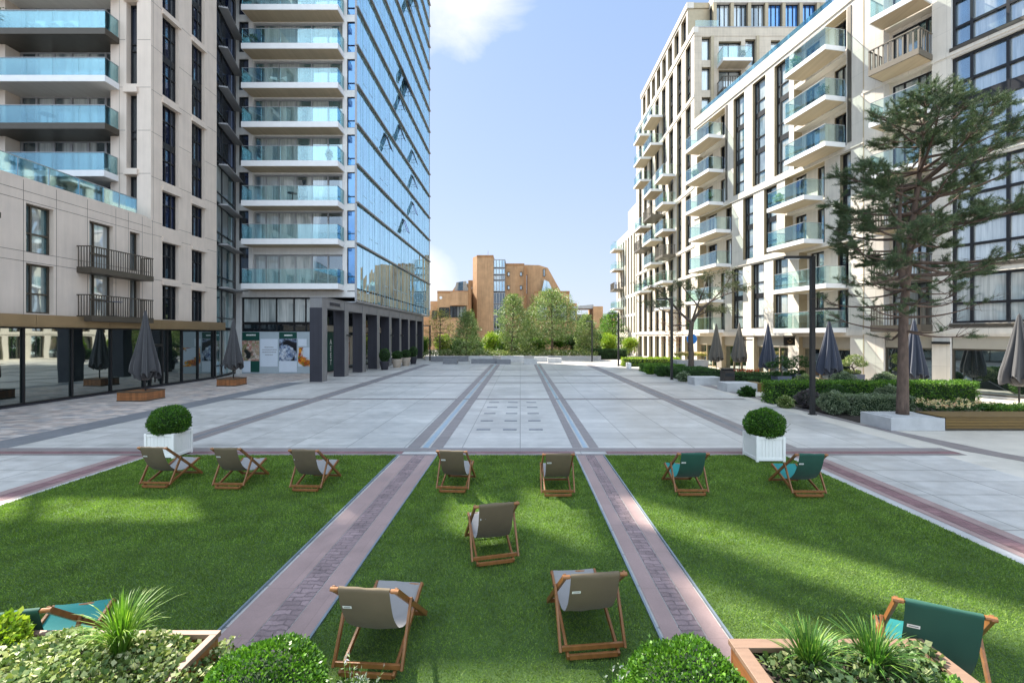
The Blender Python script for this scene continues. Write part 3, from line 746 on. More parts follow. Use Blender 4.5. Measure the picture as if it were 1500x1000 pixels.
eops = [(17.75, 18.6, 3 + 2.93 * k + .5, 3 + 2.93 * k + 2.75) for k in range(3, 10)] + [(19.4, 21.6, 26.7, 28.9), (19.4, 21.6, 29.35, 31.7), (22.0, 23.0, 29.35, 31.9), (22.0, 23.0, 26.7, 28.9), (24.5, 25.4, 29.4, 31.8), (26, 26.9, 29.4, 31.8)]
wall_sheet(e, 17, 31, 20, 33, eops, .4)
e.box(17.02, 31, .001, .035, 32.2, 33.04)
for x in (18.62, 23.05): e.m = 1; e.box(x, x + .28, .001, .1, 20, 32.2); e.m = 0
e.build('end_wall', ['tan_stone', 'olive_metal'], tb)
c = MB(); c.box(17.5, 31, 45, 66.4, 0, 32.9); c.build('building_core', 'shade_inside', tb)
c = MB(); c.box(17.0, 31, 44.5, 66.6, 33.1, 33.16); c.build('roof', 'grey_cladding', tb)
pool = ['glass_pale', 'glass_teal', 'glass_pale', 'glass_curtain', 'glass_pale']
for a, b in cols:
    for z0, z1 in groups:
        hb = [z for z in flo if z0 + .6 < z < z1 - .6]
        window(tb, XS, a, b, z0, z1, -.2, vb=(.5,), hb=[x for z in [z0] + hb for x in (z + .95,)], spandrel=[(z - .3, z + .15) for z in hb], gm=rnd.choice(pool), bar=.07)
    window(tb, XS, a - .1, b + .2, .15, 2.9, -.3, vb=(.5,), gm='glass_teal', bar=.07)
for a, b, z0, z1 in eops: window(tb, XE, a, b, z0, z1, -.3, vb=(.5,) if b - a > 1.5 else (), gm=rnd.choice(pool), bar=.07)
balcony(tb, XE, 19.2, 22.0, .06, 1.4, 29.3, .3, gm='rail_glass_far'); balcony(tb, XE, 19.2, 22.0, .06, 1.4, 26.5, .3, kind='slats', fascia='bronze', soff='bronze', rail_h=1.)
def bal(fr, par, s0, s1, zs, d=1.5, dark=()):
    for z in zs:
        if z in dark: balcony(par, fr, s0, s1, .07, d, z, .28, kind='slats', fascia='rail_bronze', soff='rail_bronze', rail_h=1.0)
        else: balcony(par, fr, s0, s1, .07, d, z, .28, gm='rail_glass_far', rail_h=1.05)
bal(XS, tb, 49.6, 52.5, [20.6, 17.55, 14.6, 11.85, 9.0, 6.1], dark=[11.85]); bal(XS, tb, 54.1, 57.7, [29.2, 25.9, 20.4, 17.4, 14.5, 11.7, 9.0], dark=[17.4]); bal(XS, tb, 58.9, 62.2, [29.1, 26.1, 23.2, 17.2, 14.4, 8.8], dark=[14.4])
# penthouses
XP = FR((17.4, 0), (0, 1), (-1, 0)); p = MB(XP)
po = [(47.75 + 2.2 * k, 47.75 + 2.2 * k + 1.5, 33.2, 36.6) for k in range(8)]
wall_sheet(p, 47.3, 65.4, 33.1, 37.4, po, .5); p.box(47.2, 65.5, -.6, .12, 36.9, 37.5)
p.m = 1; p.fr = FR((0, 47.3), (1, 0), (0, -1)); p.box(17.41, 20.5, -.3, -.01, 33.1, 36.9); p.box(17.41, 20.5, -.2, .07, 36.92, 37.47)
p.fr = ID; p.m = 0
p.box(19.6, 31, 46.2, 62, 36.75, 37.6)
p.m = 1
for k in range(7): p.box(19.62 + 1.75 * k, 19.95 + 1.75 * k, 46.22, 46.6, 33.16, 36.75)
p.build('penthouse', ['cream_stone', 'olive_metal'], tb)
for o_ in po: window(tb, XP, o_[0], o_[1], o_[2], o_[3], -.3, vb=(.5,), gm='glass_dark', bar=.07)
PE = FR((0, 46.5), (1, 0), (0, -1))
for k in range(6): window(tb, PE, 19.95 + 1.75 * k, 21.37 + 1.75 * k, 33.2, 36.74, -.05, vb=(.33, .66), gm='glass_blue' if k > 2 else 'glass_curtain', bar=.06)
c = MB(); c.box(18, 31, 47.65, 65, 33.16, 37.3); c.box(19.7, 31, 46.75, 61, 33.17, 36.74); c.build('penthouse_core', 'dark_inside', tb)
g = MB(XE); g.box(17.3, 19.6, -.5, -.48, 33.17, 34.1); g.build('terrace_balustrade', 'rail_glass_far', tb)
ae = MB(); ae.tube([(18, 60, 37.4), (18, 60, 38.6)], .05, 6); ae.box(17.75, 18.25, 59.95, 60.05, 38.2, 38.26); ae.build('roof_aerial', 'lamp_metal', tb)

# middle block
mb_ = thing('apartment_building', 'cream stone block with tall window strips and stacked glass balconies beside the pine', 'building', (21, 36, 0), world=True)
MF = FR((17, 44.5), (.1724, -.985), (-.985, -.1724)); SE = 18.1
strips = [(6.05, 7.45, 14.75, 22.9), (8.45, 9.9, 14.75, 22.9), (10.85, 12.3, 14.75, 22.9),
          (7.3, 8.55, 9.15, 14.15), (9.75, 11.1, 9.15, 14.15), (16.5, 17.25, 9.15, 14.15),
          (5.85, 7.3, 3.55, 8.6), (8.3, 9.75, 3.55, 8.6), (10.75, 12.2, 3.55, 8.6)]
bays = [(.5, 4.9, 14.5, 22.9), (1.0, 5.85, 9.0, 14.3), (.6, 4.9, 3.45, 8.7), (12.75, 16.95, 14.5, 22.9), (11.9, 15.35, 9.0, 14.3), (13.2, 17.1, 3.45, 8.7)]
gf = [(.5, 3.6, .1, 2.9), (4.4, 7.7, .1, 2.9), (8.6, 12.2, .1, 2.9), (13.2, 17.2, .1, 2.9)]
w = MB(MF); wall_sheet(w, 0, SE, 0, 23.9, strips + [(*b, .65) for b in bays] + gf, .34)
for z, t in ((3.15, .17), (8.85, .14), (14.4, .16)): w.box(0, SE, .001, .07, z - t, z + t)
w.box(-.05, SE, -.35, .07, 23.15, 24.0)
for (a, b, z0, z1) in bays:
    fl = [z for z in (3.45, 6.15, 9.0, 11.9, 14.55, 17.55, 20.5) if z0 - .3 < z < z1 - 1]
    do = []
    for z in fl:
        zt = min(z + 2.45, z1 - .05); L_ = b - a
        do += [(a + .08 * L_, a + .36 * L_, z + .05, zt), (a + .64 * L_, a + .95 * L_, z + .05, zt)]
    wall_sheet(w, a, b, z0, z1, do, .2, d=-.65, m_rev=1)
    for q in do: window(mb_, MF, q[0], q[1], q[2], q[3], -.75, vb=(.4,), gm=rnd.choice(['glass_teal', 'glass_dark', 'glass_sky', 'glass_pale']), bar=.08)
    for z in fl[1:]: w.box(a, b, -.64, -.02, z - .3, z - .001)
w.build('wall', ['cream_stone', 'olive_metal'], mb_)
c = MB(MF); c.box(.02, SE, -13, -.95, 0, 23.8); c.build('building_core', 'shade_inside', mb_)
c = MB(MF); c.box(0, SE, -13, -.36, 23.8, 23.86); c.build('roof', 'grey_cladding', mb_)
for (a, b, z0, z1) in strips:
    fl = [z for z in (6.15, 11.8, 17.5, 20.35) if z0 + 1 < z < z1 - 1]
    window(mb_, MF, a, b, z0, z1, -.22, vb=(.24,), hb=[z + 1.0 for z in [z0] + fl], spandrel=[(z - .25, z + .15) for z in fl], gm=rnd.choice(['glass_pale', 'glass_teal', 'glass_pale']), bar=.08)
for (a, b, z0, z1) in gf:
    window(mb_, MF, a, b, z0, z1 - .75, -.35, vb=(.35, .65), gm='glass_shop', fm='olive_metal', bar=.08, name='shopfront')
    q = MB(MF); q.box(a, b, -.4, -.3, z1 - .75, z1); q.build('sign_fascia', 'cream_sign', mb_)
bal(MF, mb_, .9, 4.75, [20.5, 17.5, 14.65]); bal(MF, mb_, 1.6, 5.8, [12.0, 9.1]); bal(MF, mb_, 1.0, 4.8, [6.15, 3.5])
bal(MF, mb_, 13.6, 16.95, [20.6, 17.55, 14.75]); bal(MF, mb_, 11.95, 15.3, [12.0, 9.2]); bal(MF, mb_, 12.6, 17.0, [6.15, 3.45])
q = MB(MF); q.box(17.05, 17.3, .001, .05, 14.7, 22.9); q.box(5.0, 5.25, .001, .05, 14.7, 22.9); q.build('metal_trim', 'bronze', mb_)
g = MB(MF)
for k in range(8): g.box(.1 + 1.9 * k, 1.98 + 1.9 * k, -.62, -.6, 23.87, 24.95)
g.build('terrace_balustrade', 'rail_glass', mb_)
q = MB(MF); q.box(8.5, 8.56, .07, 1.0, 2.6, 2.68); q.box(8.35, 8.7, .9, 1.0, 2.3, 2.9); q.build('wall_light', 'lamp_metal', mb_)
hs = MB(MF); hs.bar((13.05, .1, 2.95), (13.05, 1.1, 2.95), .05, .05); hs.box(13.02, 13.1, .2, 1.05, 2.3, 2.9); hs = hs.build('hanging_sign', 'lamp_metal', mb_)
q = MB(MF)
for x, z, w_ in ((.4, 2.55, .1), (.56, 2.66, .09), (.72, 2.55, .1), (.5, 2.45, .22)): q.box(13.101, 13.108, x, x + w_, z, z + .07)
q.build('sign_emblem', 'brass_band', hs)

# near block
nb = thing('apartment_building', 'pale apartment block at the right edge with wide dark framed windows behind the pine', 'building', (22, 22, 0), world=True)
NF = FR((20.1, 26.7), (.424, -.906), (-.906, -.424)); NE_ = 15.
big = []
for s0, s1 in ((4.03, 6.95), (8.2, 11.1)):
    big += [(s0, s1, z0, z1) for z0, z1 in ((3.6, 6.05), (6.5, 8.7), (9.0, 11.55), (12.0, 17.0), (17.5, 22.3))]
gf = [(1.05, 3.25, .1, 2.95), (4.0, 6.95, .1, 2.95), (8.2, 11.1, .1, 2.95)]
bays = [(1.05, 3.25, 3.45, 8.6), (1.05, 3.25, 8.75, 23.3)]
w = MB(NF); wall_sheet(w, 0, NE_, 0, 25., big + gf + [(*b, .6) for b in bays], .3)
for z, t in ((3.2, .14), (8.85, .1), (11.8, .12), (17.25, .12)): w.box(0, NE_, .001, .04, z - t, z + t)
for (a, b, z0, z1) in bays:
    fl = [z for z in (3.45, 6.15, 9.0, 11.8, 14.7, 17.6, 20.5) if z0 - .3 < z < z1 - 1]; do = [(a + .15, b - .1, z + .05, z + 2.4) for z in fl]
    wall_sheet(w, a, b, z0, z1, do, .15, d=-.6)
    for q in do: window(nb, NF, *q, -.66, vb=(.28, .62, .8), gm=rnd.choice(['glass_pale', 'glass_teal', 'glass_pale']), bar=.08)
    for z in fl[1:]: w.box(a, b, -.59, -.02, z - .3, z - .001)
w.build('wall', ['cream_stone', 'white_stone'], nb)
c = MB(NF); c.box(.02, NE_, -12, -.8, 0, 24.9); c.build('building_core', 'shade_inside', nb)
c = MB(NF); c.box(0, NE_, -12, 0.0, 25., 25.1); c.build('roof', 'grey_cladding', nb)
j = MB(NF); j.box(0, .06, .001, .012, 0, 25); j.build('movement_joint', 'soffit', nb)
for (a, b, z0, z1) in big:
    tall_ = z1 - z0 > 4; zm = (z0 + z1) / 2 + .15
    window(nb, NF, a, b, z0, z1, -.16, vb=(.25, .69), hb=[z0 + 1.0] + ([zm + 1.05] if tall_ else []), spandrel=[(zm - .28, zm + .28)] if tall_ else (), gm='glass_sky' if z0 > 11 else 'glass_pale', bar=.12, th=.12)
    q = MB(NF); q.box(a - .05, b + .05, .001, .06, z0 - .2, z0 - .02); q.build('window_sill', 'bronze', nb)
for (a, b, z0, z1) in gf:
    window(nb, NF, a, b, z0, z1 - .62, -.18, vb=(.3,) if b - a < 2.5 else (), gm='glass_shop', fm='bronze', bar=.08, name='shopfront')
    q = MB(NF); q.box(a + .05, b - .05, -.24, -.12, z1 - .62, z1); q.build('sign_fascia', 'cream_sign', nb)
balcony(nb, NF, 1.0, 3.3, .045, 1.4, 17.6, .3, kind='slats', fascia='rail_bronze', soff='soffit', rail_h=1.05)
bal(NF, nb, 1.0, 3.3, [20.5, 14.75, 11.85], d=1.35); balcony(nb, NF, 1.0, 3.3, .045, 1.3, 8.95, .3, kind='bars', fascia='bronze', soff='soffit', rail_h=1.05)
for z in (6.15, 3.55): balcony(nb, NF, 1.0, 3.3, .045, 1.2, z, .35, kind='bars', fascia='bronze', soff='bronze', rail_h=1.05)
q = MB(NF); q.box(3.3, 4.0, .001, .16, 2.55, 2.68); q.build('wall_light', 'lamp_metal', nb)

# far low block beyond the tall one
fb = thing('apartment_building', 'low far end block with close dark vertical fins beyond the tall cream block', 'building', (20, 74, 0), world=True)
FS = FR((16.9, 0), (0, 1), (-1, 0)); w = MB(FS); fo = []
for k in range(7): fo += [(67.1 + 1.75 * k, 67.9 + 1.75 * k, z0, z1) for z0, z1 in ((.3, 2.7), (3.4, 5.9), (6.3, 8.8), (9.3, 18.2))]
wall_sheet(w, 66.6, 79.5, 0, 19.4, fo, .3); w.box(66.6, 72.5, -10, -.3, 19.4, 22.6)
w.fr = ID; w.box(16.9, 30, 79.5, 79.7, 0, 19.4); w.build('wall', ['cream_stone', 'olive_metal'], fb)
c = MB(); c.box(17.3, 30, 66.8, 79.4, 0, 19.3); c.build('building_core', 'shade_inside', fb)
for q in fo: window(fb, FS, *q, -.2, hb=[z for z in (11.8, 14.6, 17) if q[2] < z < q[3] - .3], gm='glass_dark', bar=.07)
bal(FS, fb, 74.2, 77.4, [17.2, 13.9, 10.6, 7.5], d=1.6, dark=[10.6])

# ------------------------------------------------------------------ brick office building far behind the trees
bk = thing('brick_building', 'stepped brown brick building with glazed stair tower behind the far trees', 'building', (0, 98, 0), world=True)
KF = FR((0, 95), (1, 0), (0, -1)); S_ = .1424
X = lambda p: (p - 762) * S_
Z = lambda p: 3 + (491 - p) * S_
w = MB()
w.prism([(X(691), 97), (X(699), 94.5), (X(723), 94.5), (X(723), 105), (X(691), 105)], 0, Z(375))
w.prism([(X(740), 95.5), (X(768), 95.5), (X(768), 106), (X(740), 106)], 0, Z(386))
w.fr = KF
w.vprism([(X(768.2), 0), (X(824), 0), (X(824), Z(429)), (X(803), Z(391)), (X(790), Z(387)), (X(768.2), Z(386.5))], -1.2, -11)
w.vprism([(X(653), 0), (X(690.9), 0), (X(690.9), Z(407)), (X(685), Z(407)), (X(685), Z(412)), (X(666), Z(412)), (X(653), Z(431))], -4, -12)
w.fr = ID
w.box(X(782), X(832), 92, 97, 0, Z(429)); w.box(X(645), X(690), 91.5, 99, 0, Z(429)); w.box(X(633), X(646), 93, 100, 0, Z(442)); w.box(X(625), X(634), 95, 101, 0, Z(454)); w.box(X(612), X(625.5), 97, 104, 0, Z(462))
w.box(X(832), X(845), 95, 101, 0, Z(444)); w.box(X(845), X(868), 97, 102, 0, Z(460)); w.box(X(868), X(882), 94, 101, 0, Z(449)); w.box(X(882), X(905), 97, 103, 0, Z(466))
w.build('wall', 'brick', bk)
j = MB(KF)
for (a, b, z0, z1) in ((X(691), X(691) + .01, 0, 1),): pass
for px_, top, d_ in ((769.5, 387, .02), (690.5, 410, 3.6)): j.box(X(px_) - .25, X(px_) + .25, d_ - 1.4, d_, 0, Z(top) - .5)
for (x0, x1, d_, zt) in ((X(699), X(723), .5, Z(375)), (X(740), X(768), -.5, Z(386)), (X(782), X(832), 3.0, Z(429)), (X(645), X(690), 3.5, Z(429))): j.box(x0 - .02, x1 + .02, d_ + .001, d_ + .05, zt - .35, zt + .1)
j.build('brick_coping', 'brick_dark', bk)
for z0, z1, gm_ in ((Z(392), Z(380), 'glass_sky'), (Z(402), Z(393), 'glass_sky'), (Z(410), Z(403), 'glass_curtain'), (Z(427), Z(411), 'glass_sky'), (Z(445), Z(428.5), 'glass_dark'), (Z(463), Z(446), 'glass_dark'), (Z(482), Z(464), 'glass_dark'), (.3, Z(483), 'glass_dark')):
    window(bk, KF, X(723), X(739.9), z0, z1, .1, vb=(.25, .5, .75), gm=gm_, fm='grey_frame', bar=.14)
q = MB(KF); q.box(X(723), X(740), -5, -.1, 0, Z(380)); q.build('building_core', 'dark_inside', bk)
for (a, b, z0, z1, d_) in ((X(648), X(662), Z(466), Z(452), 3.68), (X(663), X(686), Z(466), Z(450), 3.68), (X(769), X(772.5), Z(430), Z(402), -.32), (X(796), X(799), Z(404), Z(393), -1.0), (X(846), X(868), Z(480), Z(461), -1.8)):
    window(bk, KF, a, b, z0, z1, d_, vb=(.2, .4, .6, .8) if b - a > 1.5 else (), gm='glass_far', fm='dark_frame', bar=.1)
q = MB(KF); q.vprism([(X(664), Z(429)), (X(686), Z(429)), (X(682), Z(411)), (X(668), Z(413))], -.5, -3.9); q.vprism([(X(793), Z(429)), (X(811), Z(429)), (X(804), Z(413)), (X(797), Z(410))], .2, -1.1); q.build('roof_light', 'glass_sky', bk)
q = MB(KF); q.vprism([(X(836), Z(452)), (X(869), Z(452)), (X(869), Z(446)), (X(840), Z(449))], .5, -5); q.build('canopy_roof', 'grey_cladding', bk)
q = MB(KF)
for cx, cy, d_ in ((650, 438, 3.52), (687, 419, -3.95)):
    pr = [(X(cx) + .3 * math.cos(a * .524), Z(cy) + .3 * math.sin(a * .524)) for a in range(12)]; q.vprism(pr, d_, d_ + .05)
q.build('round_window', 'white_paint', bk)
for (a, b, z0, z1, d_) in ((X(692.5), X(697), Z(470), Z(440), 1), (X(785), X(800), Z(470), Z(447), 3.2), (X(806), X(828), Z(470), Z(447), 3.2), (X(743), X(765), Z(404), Z(398), -.3), (X(743), X(765), Z(424), Z(418), -.3), (X(636), X(643), Z(468), Z(456), 2.2), (X(834), X(843), Z(470), Z(455), .2)):
    if a > X(700) or a < X(690): window(bk, KF, a, b, z0, z1, d_, vb=(.25, .5, .75), gm='glass_far', fm='dark_frame', bar=.1)
for pl_, z0, z1 in (([(X(663), 91.5), (X(676), 90.2), (X(689), 91.5)], Z(449), Z(430)), ([(X(800), 92), (X(815), 90.6), (X(830), 92)], Z(446), Z(432)), ([(X(745), 95.5), (X(754), 94.6), (X(763), 95.5)], 0, Z(392))): MB().prism(pl_, z0, z1).build('brick_bay', 'brick', bk)
q = MB(KF); q.tube([(X(713), -4, Z(375)), (X(713), -4, Z(362))], .05, 6); q.build('roof_aerial', 'grey_frame', bk)

# ------------------------------------------------------------------ ground
def sheet(name, mat, rects, z):
    m = MB()
    for (x0, x1, y0, y1) in rects: m.face([(x0, y0, z), (x1, y0, z), (x1, y1, z), (x0, y1, z)])
    return tag(m.build(name, mat, recalc=False), kind='structure')
sheet('ground', 'ground_far', [(-400, 400, -60, 700)], -.03)
sheet('plaza_paving', 'slab_grey', [(-30, 10.6, -4, 56)], 0.)
sheet('side_paving', 'slab_side', [(10.6, 30, -4, 56)], 0.)
sheet('mosaic_paving', 'mosaic', [(-21.3, -14.8, -4, 40)], .004)
sheet('paving_band', 'band_blue', [(-14.8, -13.65, -4, 29)], .004)
XB = [(-9.95, -9.2), (-3.02, -2.06), (1.4, 2.1), (6.62, 7.4)]
far = []
for a, b in XB: far += [(a, a + (b - a) * .36, 12.16, 47), (b - (b - a) * .36, b, 12.16, 47)]
sheet('paving_band', 'band_grey', far, .004)
sheet('drain_channel', 'drain_metal', [(a + (b - a) * .42, a + (b - a) * .58, 12.16, 47) for a, b in XB[1:3]], .004)
sheet('paving_band', 'band_blue', [(a + (b - a) * .37, a + (b - a) * .63, 12.16, 47) for a, b in (XB[0], XB[3])], .0042)
sheet('paving_band', 'band_grey', [(-13.6, 10.6, y, y + .32) for y in (21.3, 28.7, 33.6, 39.5)], .008)
sheet('paving_band', 'band_grey', [(-14.2, 11.2, 11.78, 12.12), (-14.2, 11.2, 11.40, 11.52)], .006)
sheet('paving_band', 'band_red', [(-13.8, -3.0, 11.53, 11.77), (2.2, 11.2, 11.53, 11.77), (-2.0, 1.4, 11.53, 11.77)], .0062)
sheet('paving_band', 'band_pink', [(-9.95, -9.72, 1, 11.38), (-9.40, -9.28, 1, 11.38), (-3.0, -2.66, 1, 11.38), (-2.36, -2.09, 1, 11.38), (1.43, 1.62, 1, 11.38), (1.86, 2.06, 1, 11.38), (6.78, 6.92, 1, 11.38), (7.22, 7.42, 1, 11.38)], .006)
sheet('paving_band', 'band_red', [(-9.71, -9.41, 1, 11.38), (6.93, 7.21, 1, 11.38)], .0062)
sheet('cobble_strip', 'cobble', [(-2.65, -2.37, 1, 11.38), (1.63, 1.85, 1, 11.38)], .0062)
sheet('edge_stone', 'edge_stone', [(-9.27, -9.16, 1, 11.38), (6.58, 6.77, 1, 11.38)], .0062)
m = MB()
for pts in ([(10.75, 29.5), (11.5, 11.9), (12.3, 11.6), (11.55, 15.5), (11.5, 29.5)], [(11.5, 11.89), (13.2, 8.0), (14.0, 8.2), (12.3, 11.59)]): m.face([(p[0], p[1], .005) for p in pts])
tag(m.build('paving_band', 'band_grey', recalc=False), kind='structure')
k = MB()
for x in (-3.05, -2.075, 1.385, 2.085): k.box(x - .012, x + .012, 1.5, 11.37, -.02, .028)
tag(k.build('lawn_edging', 'edge_metal'), kind='structure')
LAWNS = [(-9.15, -3.065, 1.5, 11.37), (-2.06, 1.37, 1.5, 11.37), (2.1, 6.57, 1.5, 11.37)]
for q in LAWNS: sheet('lawn', 'lawn_base', [q], .010)
sheet('planting_bed', 'soil', [(11.6, 20, 15.6, 20.8), (11.6, 18, 20.9, 22.4), (12.6, 17, 25.6, 28.2), (10.7, 14.6, 30.0, 39.5), (9.9, 15.6, 43.5, 46.5), (-12, 14, 56.2, 75)], .012)
# turf blades
vs = []
for (x0, x1, y0, y1) in LAWNS:
    for (a, b, dens, hs, ws) in ((2.6, 4.6, 8500, .020, .0055), (4.6, 6.5, 7000, .023, .007), (6.5, 8.8, 4600, .03, .0095), (8.8, 11.36, 3300, .032, .013)):
        lo, hi = max(x0, -1.25 * b), min(x1, 1.2 * b)
        n = int((hi - lo) * (b - a) * dens); P = np.stack([NP.uniform(lo, hi, n), NP.uniform(a, b, n), np.full(n, .010)], 1)
        an = NP.uniform(0, 6.283, n); h = hs * NP.uniform(.6, 1.25, n); wv = ws * NP.uniform(.7, 1.3, n)
        S = np.stack([np.cos(an), np.sin(an), np.zeros(n)], 1) * wv[:, None] * .5
        sway = .5 * np.sin(P[:, 0] * 2.1 + np.sin(P[:, 1] * 1.7) * 2) + .2
        T = P + np.stack([NP.normal(0, .012, n) + .006 * sway, NP.normal(0, .012, n) - .006, h], 1)
        vs.append(np.stack([P - S, P + S, T], 1).reshape(-1, 3))
V = np.concatenate(vs); tag(npmesh('grass', V, np.arange(len(V)).reshape(-1, 3), 'grass_blade'), kind='stuff')

# drain grates of the fountain jets
pg = [0]
m = MB(); m.box(-.22, .22, -.09, .09, 0, .006)
for i in range(6): m.box(-.19 + i * .066, -.15 + i * .066, -.07, .07, .006, .009)
pgo = m.build('fountain_grate', 'grate_metal'); tag(pgo, 'x', 'drain grate', 'fountain drain grates set in the paving')
rowsn = ['nearest the lawn', 'second from the lawn', 'third from the lawn', 'fourth from the lawn', 'farthest from the lawn']
coln = ['left', 'middle', 'right']
for i, y in enumerate((14.5, 16.0, 17.5, 19.0, 20.4)):
    for j, x in enumerate((-1.17, -.33, .5)):
        place(pgo, pg, (x, y, .001), 0, 'small dark drain grate in paving, %s column of its grid, row %s' % (coln[j], rowsn[i]))

# ------------------------------------------------------------------ deck chairs
def make_chair(canvas, label, sag=0., wr=0., ty=-.465, tz=.79):
    t = thing('deck_chair', label, 'deck chair', group='wooden deck chairs on the lawn')
    W = 'teak'; AX = (1, 0, 0)
    A0, A1 = (ty - .005, tz + .01), (.47, .035); pv = (A0[0] + .36 * (A1[0] - A0[0]), A0[1] + .36 * (A1[1] - A0[1])); B0, B1 = (.44, .37), (-.43, .03)
    for s in (-1, 1):
        m = MB(); m.bar((s * .275, *A0), (s * .275, *A1), .026, .048); m.build('back_rail', W, t, bevel=.004)
        m = MB(); m.bar((s * .238, *B0), (s * .238, *B1), .026, .045); m.build('seat_rail', W, t, bevel=.004)
        m = MB(); m.bar((s * .305, pv[0], pv[1] + .03), (s * .305, -.405, .07), .024, .042); m.build('prop_leg', W, t, bevel=.004)
        m = MB(); m.tube([(s * .285, *pv), (s * .325, *pv)], .012, 8); m.build('bolt', 'dark_frame', t)
    m = MB(); m.tube([(q, ty, tz) for q in (-.30, -.232, -.228, .228, .232, .30)], [.019, .019, .010, .010, .019, .019], 10); m.build('top_bar', W, t)
    m = MB(); m.tube([(-.255, .43, .36), (.255, .43, .36)], .017, 10); m.build('front_bar', W, t)
    m = MB(); m.bar((-.29, -.395, .10), (.29, -.395, .10), .045, .026, (0, 0, 1)); m.build('rear_bar', W, t, bevel=.004)
    m = MB(); m.bar((-.225, -.425, .038), (.225, -.425, .038), .045, .026, (0, 0, 1)); m.build('foot_bar', W, t, bevel=.004)
    m = MB(); m.bar((-.26, .445, .055), (.26, .445, .055), .045, .024, (0, 0, 1)); m.build('foot_bar', W, t, bevel=.004)
    # cloth: wraps the top bar, sags, wraps the front bar
    prof = []
    pr2 = []
    for k in range(25):
        q = k / 24; b0, b1, b2, b3 = (1 - q) ** 3, 3 * q * (1 - q) ** 2, 3 * q * q * (1 - q), q ** 3
        pr2.append((b0 * (ty - .013) + b1 * (ty + .125) + b2 * .06 + b3 * .43, b0 * (tz - .015) + b1 * (.20 - sag + .5 * (tz - .79)) + b2 * (.12 - sag * .8) + b3 * .382))
    prof = [(ty + .02, tz + .01), (ty, tz + .025), (ty - .02, tz + .01)] + pr2 + [(.452, .372), (.45, .352)]
    m = MB(); n = 9; th = .004
    P = [Vector((0, *p)) for p in prof]; nr = []
    for k in range(len(P)):
        tg = (P[min(k + 1, len(P) - 1)] - P[max(0, k - 1)]).normalized(); nr.append(Vector((0, -tg.z, tg.y)))
    for sgn in (1, -1):
        base = len(m.v)
        for k, p in enumerate(P):
            for j in range(n):
                x = -.225 + .45 * j / (n - 1); dip = -.010 * (1 - (2 * j / (n - 1) - 1) ** 2) * math.sin(math.pi * k / (len(P) - 1))
                v = p + nr[k] * (sgn * th / 2 + dip + .0035 * math.sin(x * 34 + k * .55 + wr) * math.sin(k * .9 + wr * 2) + .004 * math.sin(x * 11 + wr * 3 + k * .3)); m.v.append((x, v.y, v.z))
        for k in range(len(P) - 1):
            for j in range(n - 1):
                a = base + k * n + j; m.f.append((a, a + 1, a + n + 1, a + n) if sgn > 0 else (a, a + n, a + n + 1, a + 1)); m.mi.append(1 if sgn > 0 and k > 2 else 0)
    cv = m.build('canvas', [canvas, canvas.replace('canvas', 'seat')], t, smooth=True, recalc=False)  # second material paints overhead light onto the seat face
    m = MB()
    k0 = 5; p = P[k0]; q = P[k0 + 1]; d = (q - p).normalized(); nv = -nr[k0]
    a = p + nv * .008; b = a + d * .03
    for x0, x1, mm, off in ((-.205, -.125, 0, 0), (-.195, -.135, 1, .0015)):
        m.m = mm; o_ = nv * off; ins = d * (.010 if mm else 0)
        m.face([(x0, *(a + o_ + ins)[1:]), (x1, *(a + o_ + ins)[1:]), (x1, *(b + o_ - ins)[1:]), (x0, *(b + o_ - ins)[1:])])
    m.build('label_tag', ['tag_white', 'tag_ink'], cv, recalc=False)
    m = MB(); k0 = 9; 
    for x in np.arange(-.12, .14, .032): 
        p = P[k0]; q = P[k0 + 1]; d = (q - p).normalized(); a = p - nr[k0] * .0075; m.face([(x, a.y, a.z), (x + .02, a.y, a.z), (x + .02, (a + d * .012).y, (a + d * .012).z), (x, (a + d * .012).y, (a + d * .012).z)])
    if canvas == 'canvas_beige': m.build('printed_line', 'canvas_print', cv, recalc=False)
    return t
M('canvas_print', (.15, .135, .105), .9)
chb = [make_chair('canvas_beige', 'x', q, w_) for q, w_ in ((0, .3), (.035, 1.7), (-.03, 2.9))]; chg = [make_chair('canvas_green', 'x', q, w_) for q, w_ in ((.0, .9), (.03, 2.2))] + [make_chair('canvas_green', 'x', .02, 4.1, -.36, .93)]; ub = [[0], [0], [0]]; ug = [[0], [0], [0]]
beige = [((-7.09, 9.27), -3, 'beige canvas deck chair on left lawn, standing in front of the white planter box'),
         ((-5.63, 9.2), -2, 'beige canvas deck chair on left lawn, between the other two beige chairs there'),
         ((-4.06, 9.07), -4, 'beige canvas deck chair on left lawn, the one closest to the paved strip'),
         ((-1.245, 9.0), -5, 'beige deck chair at far left corner of middle lawn, turned a little right'),
         ((.69, 8.79), 1, 'beige deck chair at far right of middle lawn, seen squarely from behind'),
         ((-.42, 6.3), 14.4, 'lone beige deck chair in the centre of the middle lawn, turned left'),
         ((-1.30, 4.36), -4, 'large beige deck chair at near left of middle lawn, beside the clipped box ball'),
         ((.63, 4.6), 6, 'large beige deck chair at near right of middle lawn, turned slightly left')]
for i, ((x, y), a, l) in enumerate(beige): place(chb[i * 2 % 3], ub[i * 2 % 3], (x, y, .03), R(a), l)
green = [((3.18, 8.83), 0, 'green canvas deck chair on right lawn, the one nearer the paved strip'),
         ((5.32, 8.77), -1, 'green canvas deck chair on right lawn, beside the white planter box'),
         ((-4.13, 4.0), 14, 'green canvas deck chair at bottom left, partly hidden by the ivy planter'),
         ((3.31, 3.72), -26, 'large green canvas deck chair at bottom right, behind the planter of tufted grass')]
for i, ((x, y), a, l) in enumerate(green): place(chg[(0, 1, 0, 2)[i]], ug[(0, 1, 0, 2)[i]], (x, y, .03), R(a), l)

